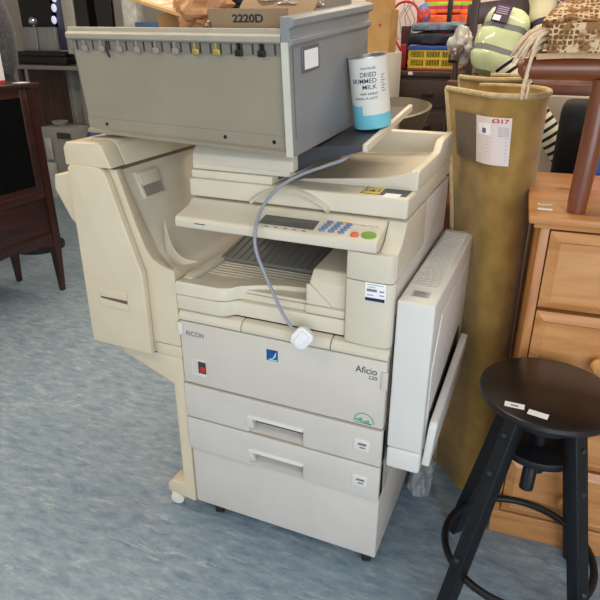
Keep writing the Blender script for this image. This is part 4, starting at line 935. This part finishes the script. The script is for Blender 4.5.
for x, s_ in ((xl+.02, 1), (xr-.02, -1)):
    b = MB(); b.tube(bez([(x, 2.02, za+.02), (x, 1.85, za+.01), (x, 1.66, za), (x+.0, 1.58, za-.012), (x, 1.56, za-.045)], 6), .021, 12); b.build('arm', DCH, ch_)
    b = MB(); b.tube([(x, 1.64, zseat), (x, 1.635, zseat+.05), (x, 1.64, za)], [.016, .012, .016], 12); b.build('arm_post', DCH, ch_)
zb0, zb1_ = at(480, 26, y=2.02).z, at(500, 4, y=2.02).z
b = MB(); b.loft([[(xl-.01+(xr-xl+.02)*t, 2.005-.0+.03*math.sin(math.pi*t), zb0+.03*math.sin(math.pi*t)), (xl-.01+(xr-xl+.02)*t, 2.03+.03*math.sin(math.pi*t), zb0+.03*math.sin(math.pi*t)), (xl-.01+(xr-xl+.02)*t, 2.03+.03*math.sin(math.pi*t), zb1_+.03*math.sin(math.pi*t)), (xl-.01+(xr-xl+.02)*t, 2.005+.03*math.sin(math.pi*t), zb1_+.03*math.sin(math.pi*t))] for t in [k/12 for k in range(13)]], bev=.004); b.build('back_rail', DCH, ch_)
for k in range(5):
    x = xl+.07+k*(xr-xl-.14)/4; b = MB(); b.cyl((x, 2.02, (zseat+zb0+.02)/2), .009, zb0-zseat+.04, 10); b.build('back_spindle', DCH, ch_)
# packed bedding
def pack(name, label, cat, p0, p1, wd, th_, m, straps, rollz=0):
    """soft rounded pack running from p0 (bottom) to p1 (top)"""
    p0, p1 = Vector(p0), Vector(p1); ax = (p1-p0); L = ax.length; ax.normalize()
    sd_ = Vector((1, 0, 0)); sd_ = (sd_-ax*sd_.dot(ax)).normalized(); nn_ = ax.cross(sd_)
    M0 = Matrix((sd_, nn_, ax)).transposed().to_4x4(); M0.translation = p0
    t = thing(name, label, cat, M=M0)
    from mathutils import noise
    def ring(z, k, o_=0):
        out = []
        for i in range(32):
            a = 2*math.pi*i/32; e = lambda v: math.copysign(abs(v)**.6, v)
            v = Vector((wd/2*e(math.cos(a))*k, th_/2*e(math.sin(a))*k, z)); n_ = noise.noise(Vector((v.x*16, v.y*16+wd*50, z*14)))
            out.append(v*(1) + Vector((math.cos(a), math.sin(a), 0))*(.012*n_*k+o_))
        return out
    global LOCAL
    LOCAL = True
    zs_ = [0, .02, .05]+[.05+(L-.1)*i/14 for i in range(1, 14)]+[L-.05, L-.02, L]
    def kk(z): 
        e = min(z, L-z); k = min(1, .55+.45*math.sqrt(max(0, min(1, e/.06))))
        for s_ in straps: k *= 1-.07*math.exp(-((z-s_*L)/.02)**2)
        return k
    b = MB(); b.loft([ring(z, kk(z)) for z in zs_]); b.build('pack_body', m, t)
    for s_ in straps:
        z = s_*L; b = MB(); k = kk(z); b.loft([ring(z-.012, k, .002), ring(z+.012, k, .002)], caps=False); bmesh.ops.solidify(b.bm, geom=b.bm.faces[:], thickness=.003); b.build('strap', STRAP, t)
    LOCAL = False
    return t, L
STRAP = mat('grey_strap', (112, 116, 114), .6, .05)
GREENB = mat('pale_green_bedding', (206, 216, 168), .35, .08, 12, .3, coat=.6)
p0 = at(487, 78, y=1.56); p1 = at(513, 12, y=1.66)
p0.z = max(p0.z, zseat+.03)
gq, L = pack('wrapped_quilt', 'pale green quilt rolled in clear plastic with two grey straps, on the dark armchair', 'bedding', p0, p1, .20, .16, GREENB, (.3, .66))
LOCAL = True
b = MB(); b.box(-.055, .01, -.090, -.083, L*.68, L*.94, M=rot(0, 'X')); lb = b.build('paper_label', mat('plum_label', (72, 46, 74), .5, .05), gq, 'plum label with a white corner')
b = MB(); b.box(-.05, -.02, -.0915, -.0895, L*.69, L*.77); b.build('white_corner', PAPER, lb)
b = MB()
for k in range(4): b.box(-.045, .0, -.0915, -.0895, L*(.80+.03*k), L*(.812+.03*k))
b.build('label_lines', mat('lilac_ink', (190, 170, 190), .5), lb)
LOCAL = False
CREAM = mat('cream_bedding', (222, 214, 178), .4, .06, 12, .25, coat=.5)
p0 = at(556, 50, y=1.64); p1 = at(551, -32, y=1.74)
p0.z = max(p0.z, zseat+.03)
STRAP = mat('navy_strap', (52, 50, 72), .6, .05)
cq, L = pack('wrapped_pillow', 'cream pillow in clear wrapping with a plum script label, right of the green quilt', 'bedding', p0, p1, .19, .14, CREAM, (.33,))
LOCAL = True
b = MB(); b.box(-.012, .022, -.082, -.074, L*.4, L*.95, M=rot(8, 'Y')); lb = b.build('paper_label', mat('plum_band', (92, 62, 88), .5, .05), cq)
b = MB()
for k in range(5): b.tube([(-.004+.012*math.sin(t*2.2+k), -.0828, L*(.44+.1*k)+t*.012) for t in [i*.5 for i in range(7)]], .0016, 5, M=rot(8, 'Y'))
b.build('label_script', mat('pale_script', (224, 212, 220), .5), lb)
LOCAL = False
q = at(464, 40, y=1.80); crumple('plastic_wrapping', 'loose crumpled clear plastic between the jeans and the green quilt', 'plastic wrapping', (q.x, 1.74, q.z-.02), (.05, .05, .07), mat('milky_film', (206, 200, 192), .25, .12, 30), 41, 4, .35)
# striped roll, black bag, board, blue box
def ring_stripes():
    m = mat('black_cream_stripes', (226, 220, 198), .85, .03, 30); nt = m.node_tree; bs_ = nt.nodes['Principled BSDF']
    tc = nt.nodes.new('ShaderNodeTexCoord'); sp = nt.nodes.new('ShaderNodeSeparateXYZ'); nt.links.new(tc.outputs['Object'], sp.inputs[0])
    k = nt.nodes.new('ShaderNodeMath'); k.operation = 'MULTIPLY'; k.inputs[1].default_value = 34; nt.links.new(sp.outputs['Z'], k.inputs[0])
    f = nt.nodes.new('ShaderNodeMath'); f.operation = 'FRACT'; nt.links.new(k.outputs[0], f.inputs[0])
    g = nt.nodes.new('ShaderNodeMath'); g.operation = 'GREATER_THAN'; g.inputs[1].default_value = .58; nt.links.new(f.outputs[0], g.inputs[0])
    mm = nt.nodes.new('ShaderNodeMix'); mm.data_type = 'RGBA'; nt.links.new(g.outputs[0], mm.inputs[0]); mm.inputs[6].default_value = lin((228, 222, 200)); mm.inputs[7].default_value = lin((30, 28, 30)); nt.links.new(mm.outputs[2], bs_.inputs['Base Color']); return m
pt, pm = at(505, 62, y=1.36), at(558, 150, y=1.36)
dv = (pt-pm).normalized(); foot = pm - dv*(pm.z/dv.z)
foot = Vector((foot.x, foot.y, .02)); ln = (pt-foot).length
Rm = Vector((0, 0, 1)).rotation_difference((pt-foot).normalized()).to_matrix().to_4x4()
t = thing('striped_roll', 'black and cream striped rolled mat leaning behind the carpet rolls', 'rolled mat', M=T(foot) @ Rm)
LOCAL = True
b = MB(); b.lathe([(0, 0), (.045, 0), (.045, ln), (.03, ln), (.03, ln-.05), (0, ln-.05)], 28); b.build('mat', ring_stripes(), t)
LOCAL = False
b = MB(); pbox(b, 545, 104, 580, 300, 1.18, .11, .03); o = centre(b.build('black_bag', mat('black_nylon', (14, 14, 16), .7, .2, 20), None, 'black bag on the floor behind the pine chest', 'bag')); o.location.z = 0.0
o.scale.z = (at(560, 100, y=1.18).z)/max(v.co.z for v in o.data.vertices)
b = MB(); a0, a1 = at(538, 110, y=1.45), at(640, 110, y=1.45); b.box(a0.x, a1.x, 1.44, 1.49, 0, at(560, 96, y=1.45).z, .004); centre(b.build('grey_board', mat('pale_grey_board', (170, 158, 144), .7, .05), None, 'pale grey board standing behind the black bag', 'board'))
b = MB(); a0, a1 = at(586, 140, y=.95), at(640, 140, y=.95); b.box(a0.x, a1.x, .86, 1.12, 0, at(595, 138, y=.95).z, .006); centre(b.build('blue_storage_box', BLU, None, 'bright blue storage box behind the pine chest at the right edge', 'storage box'))
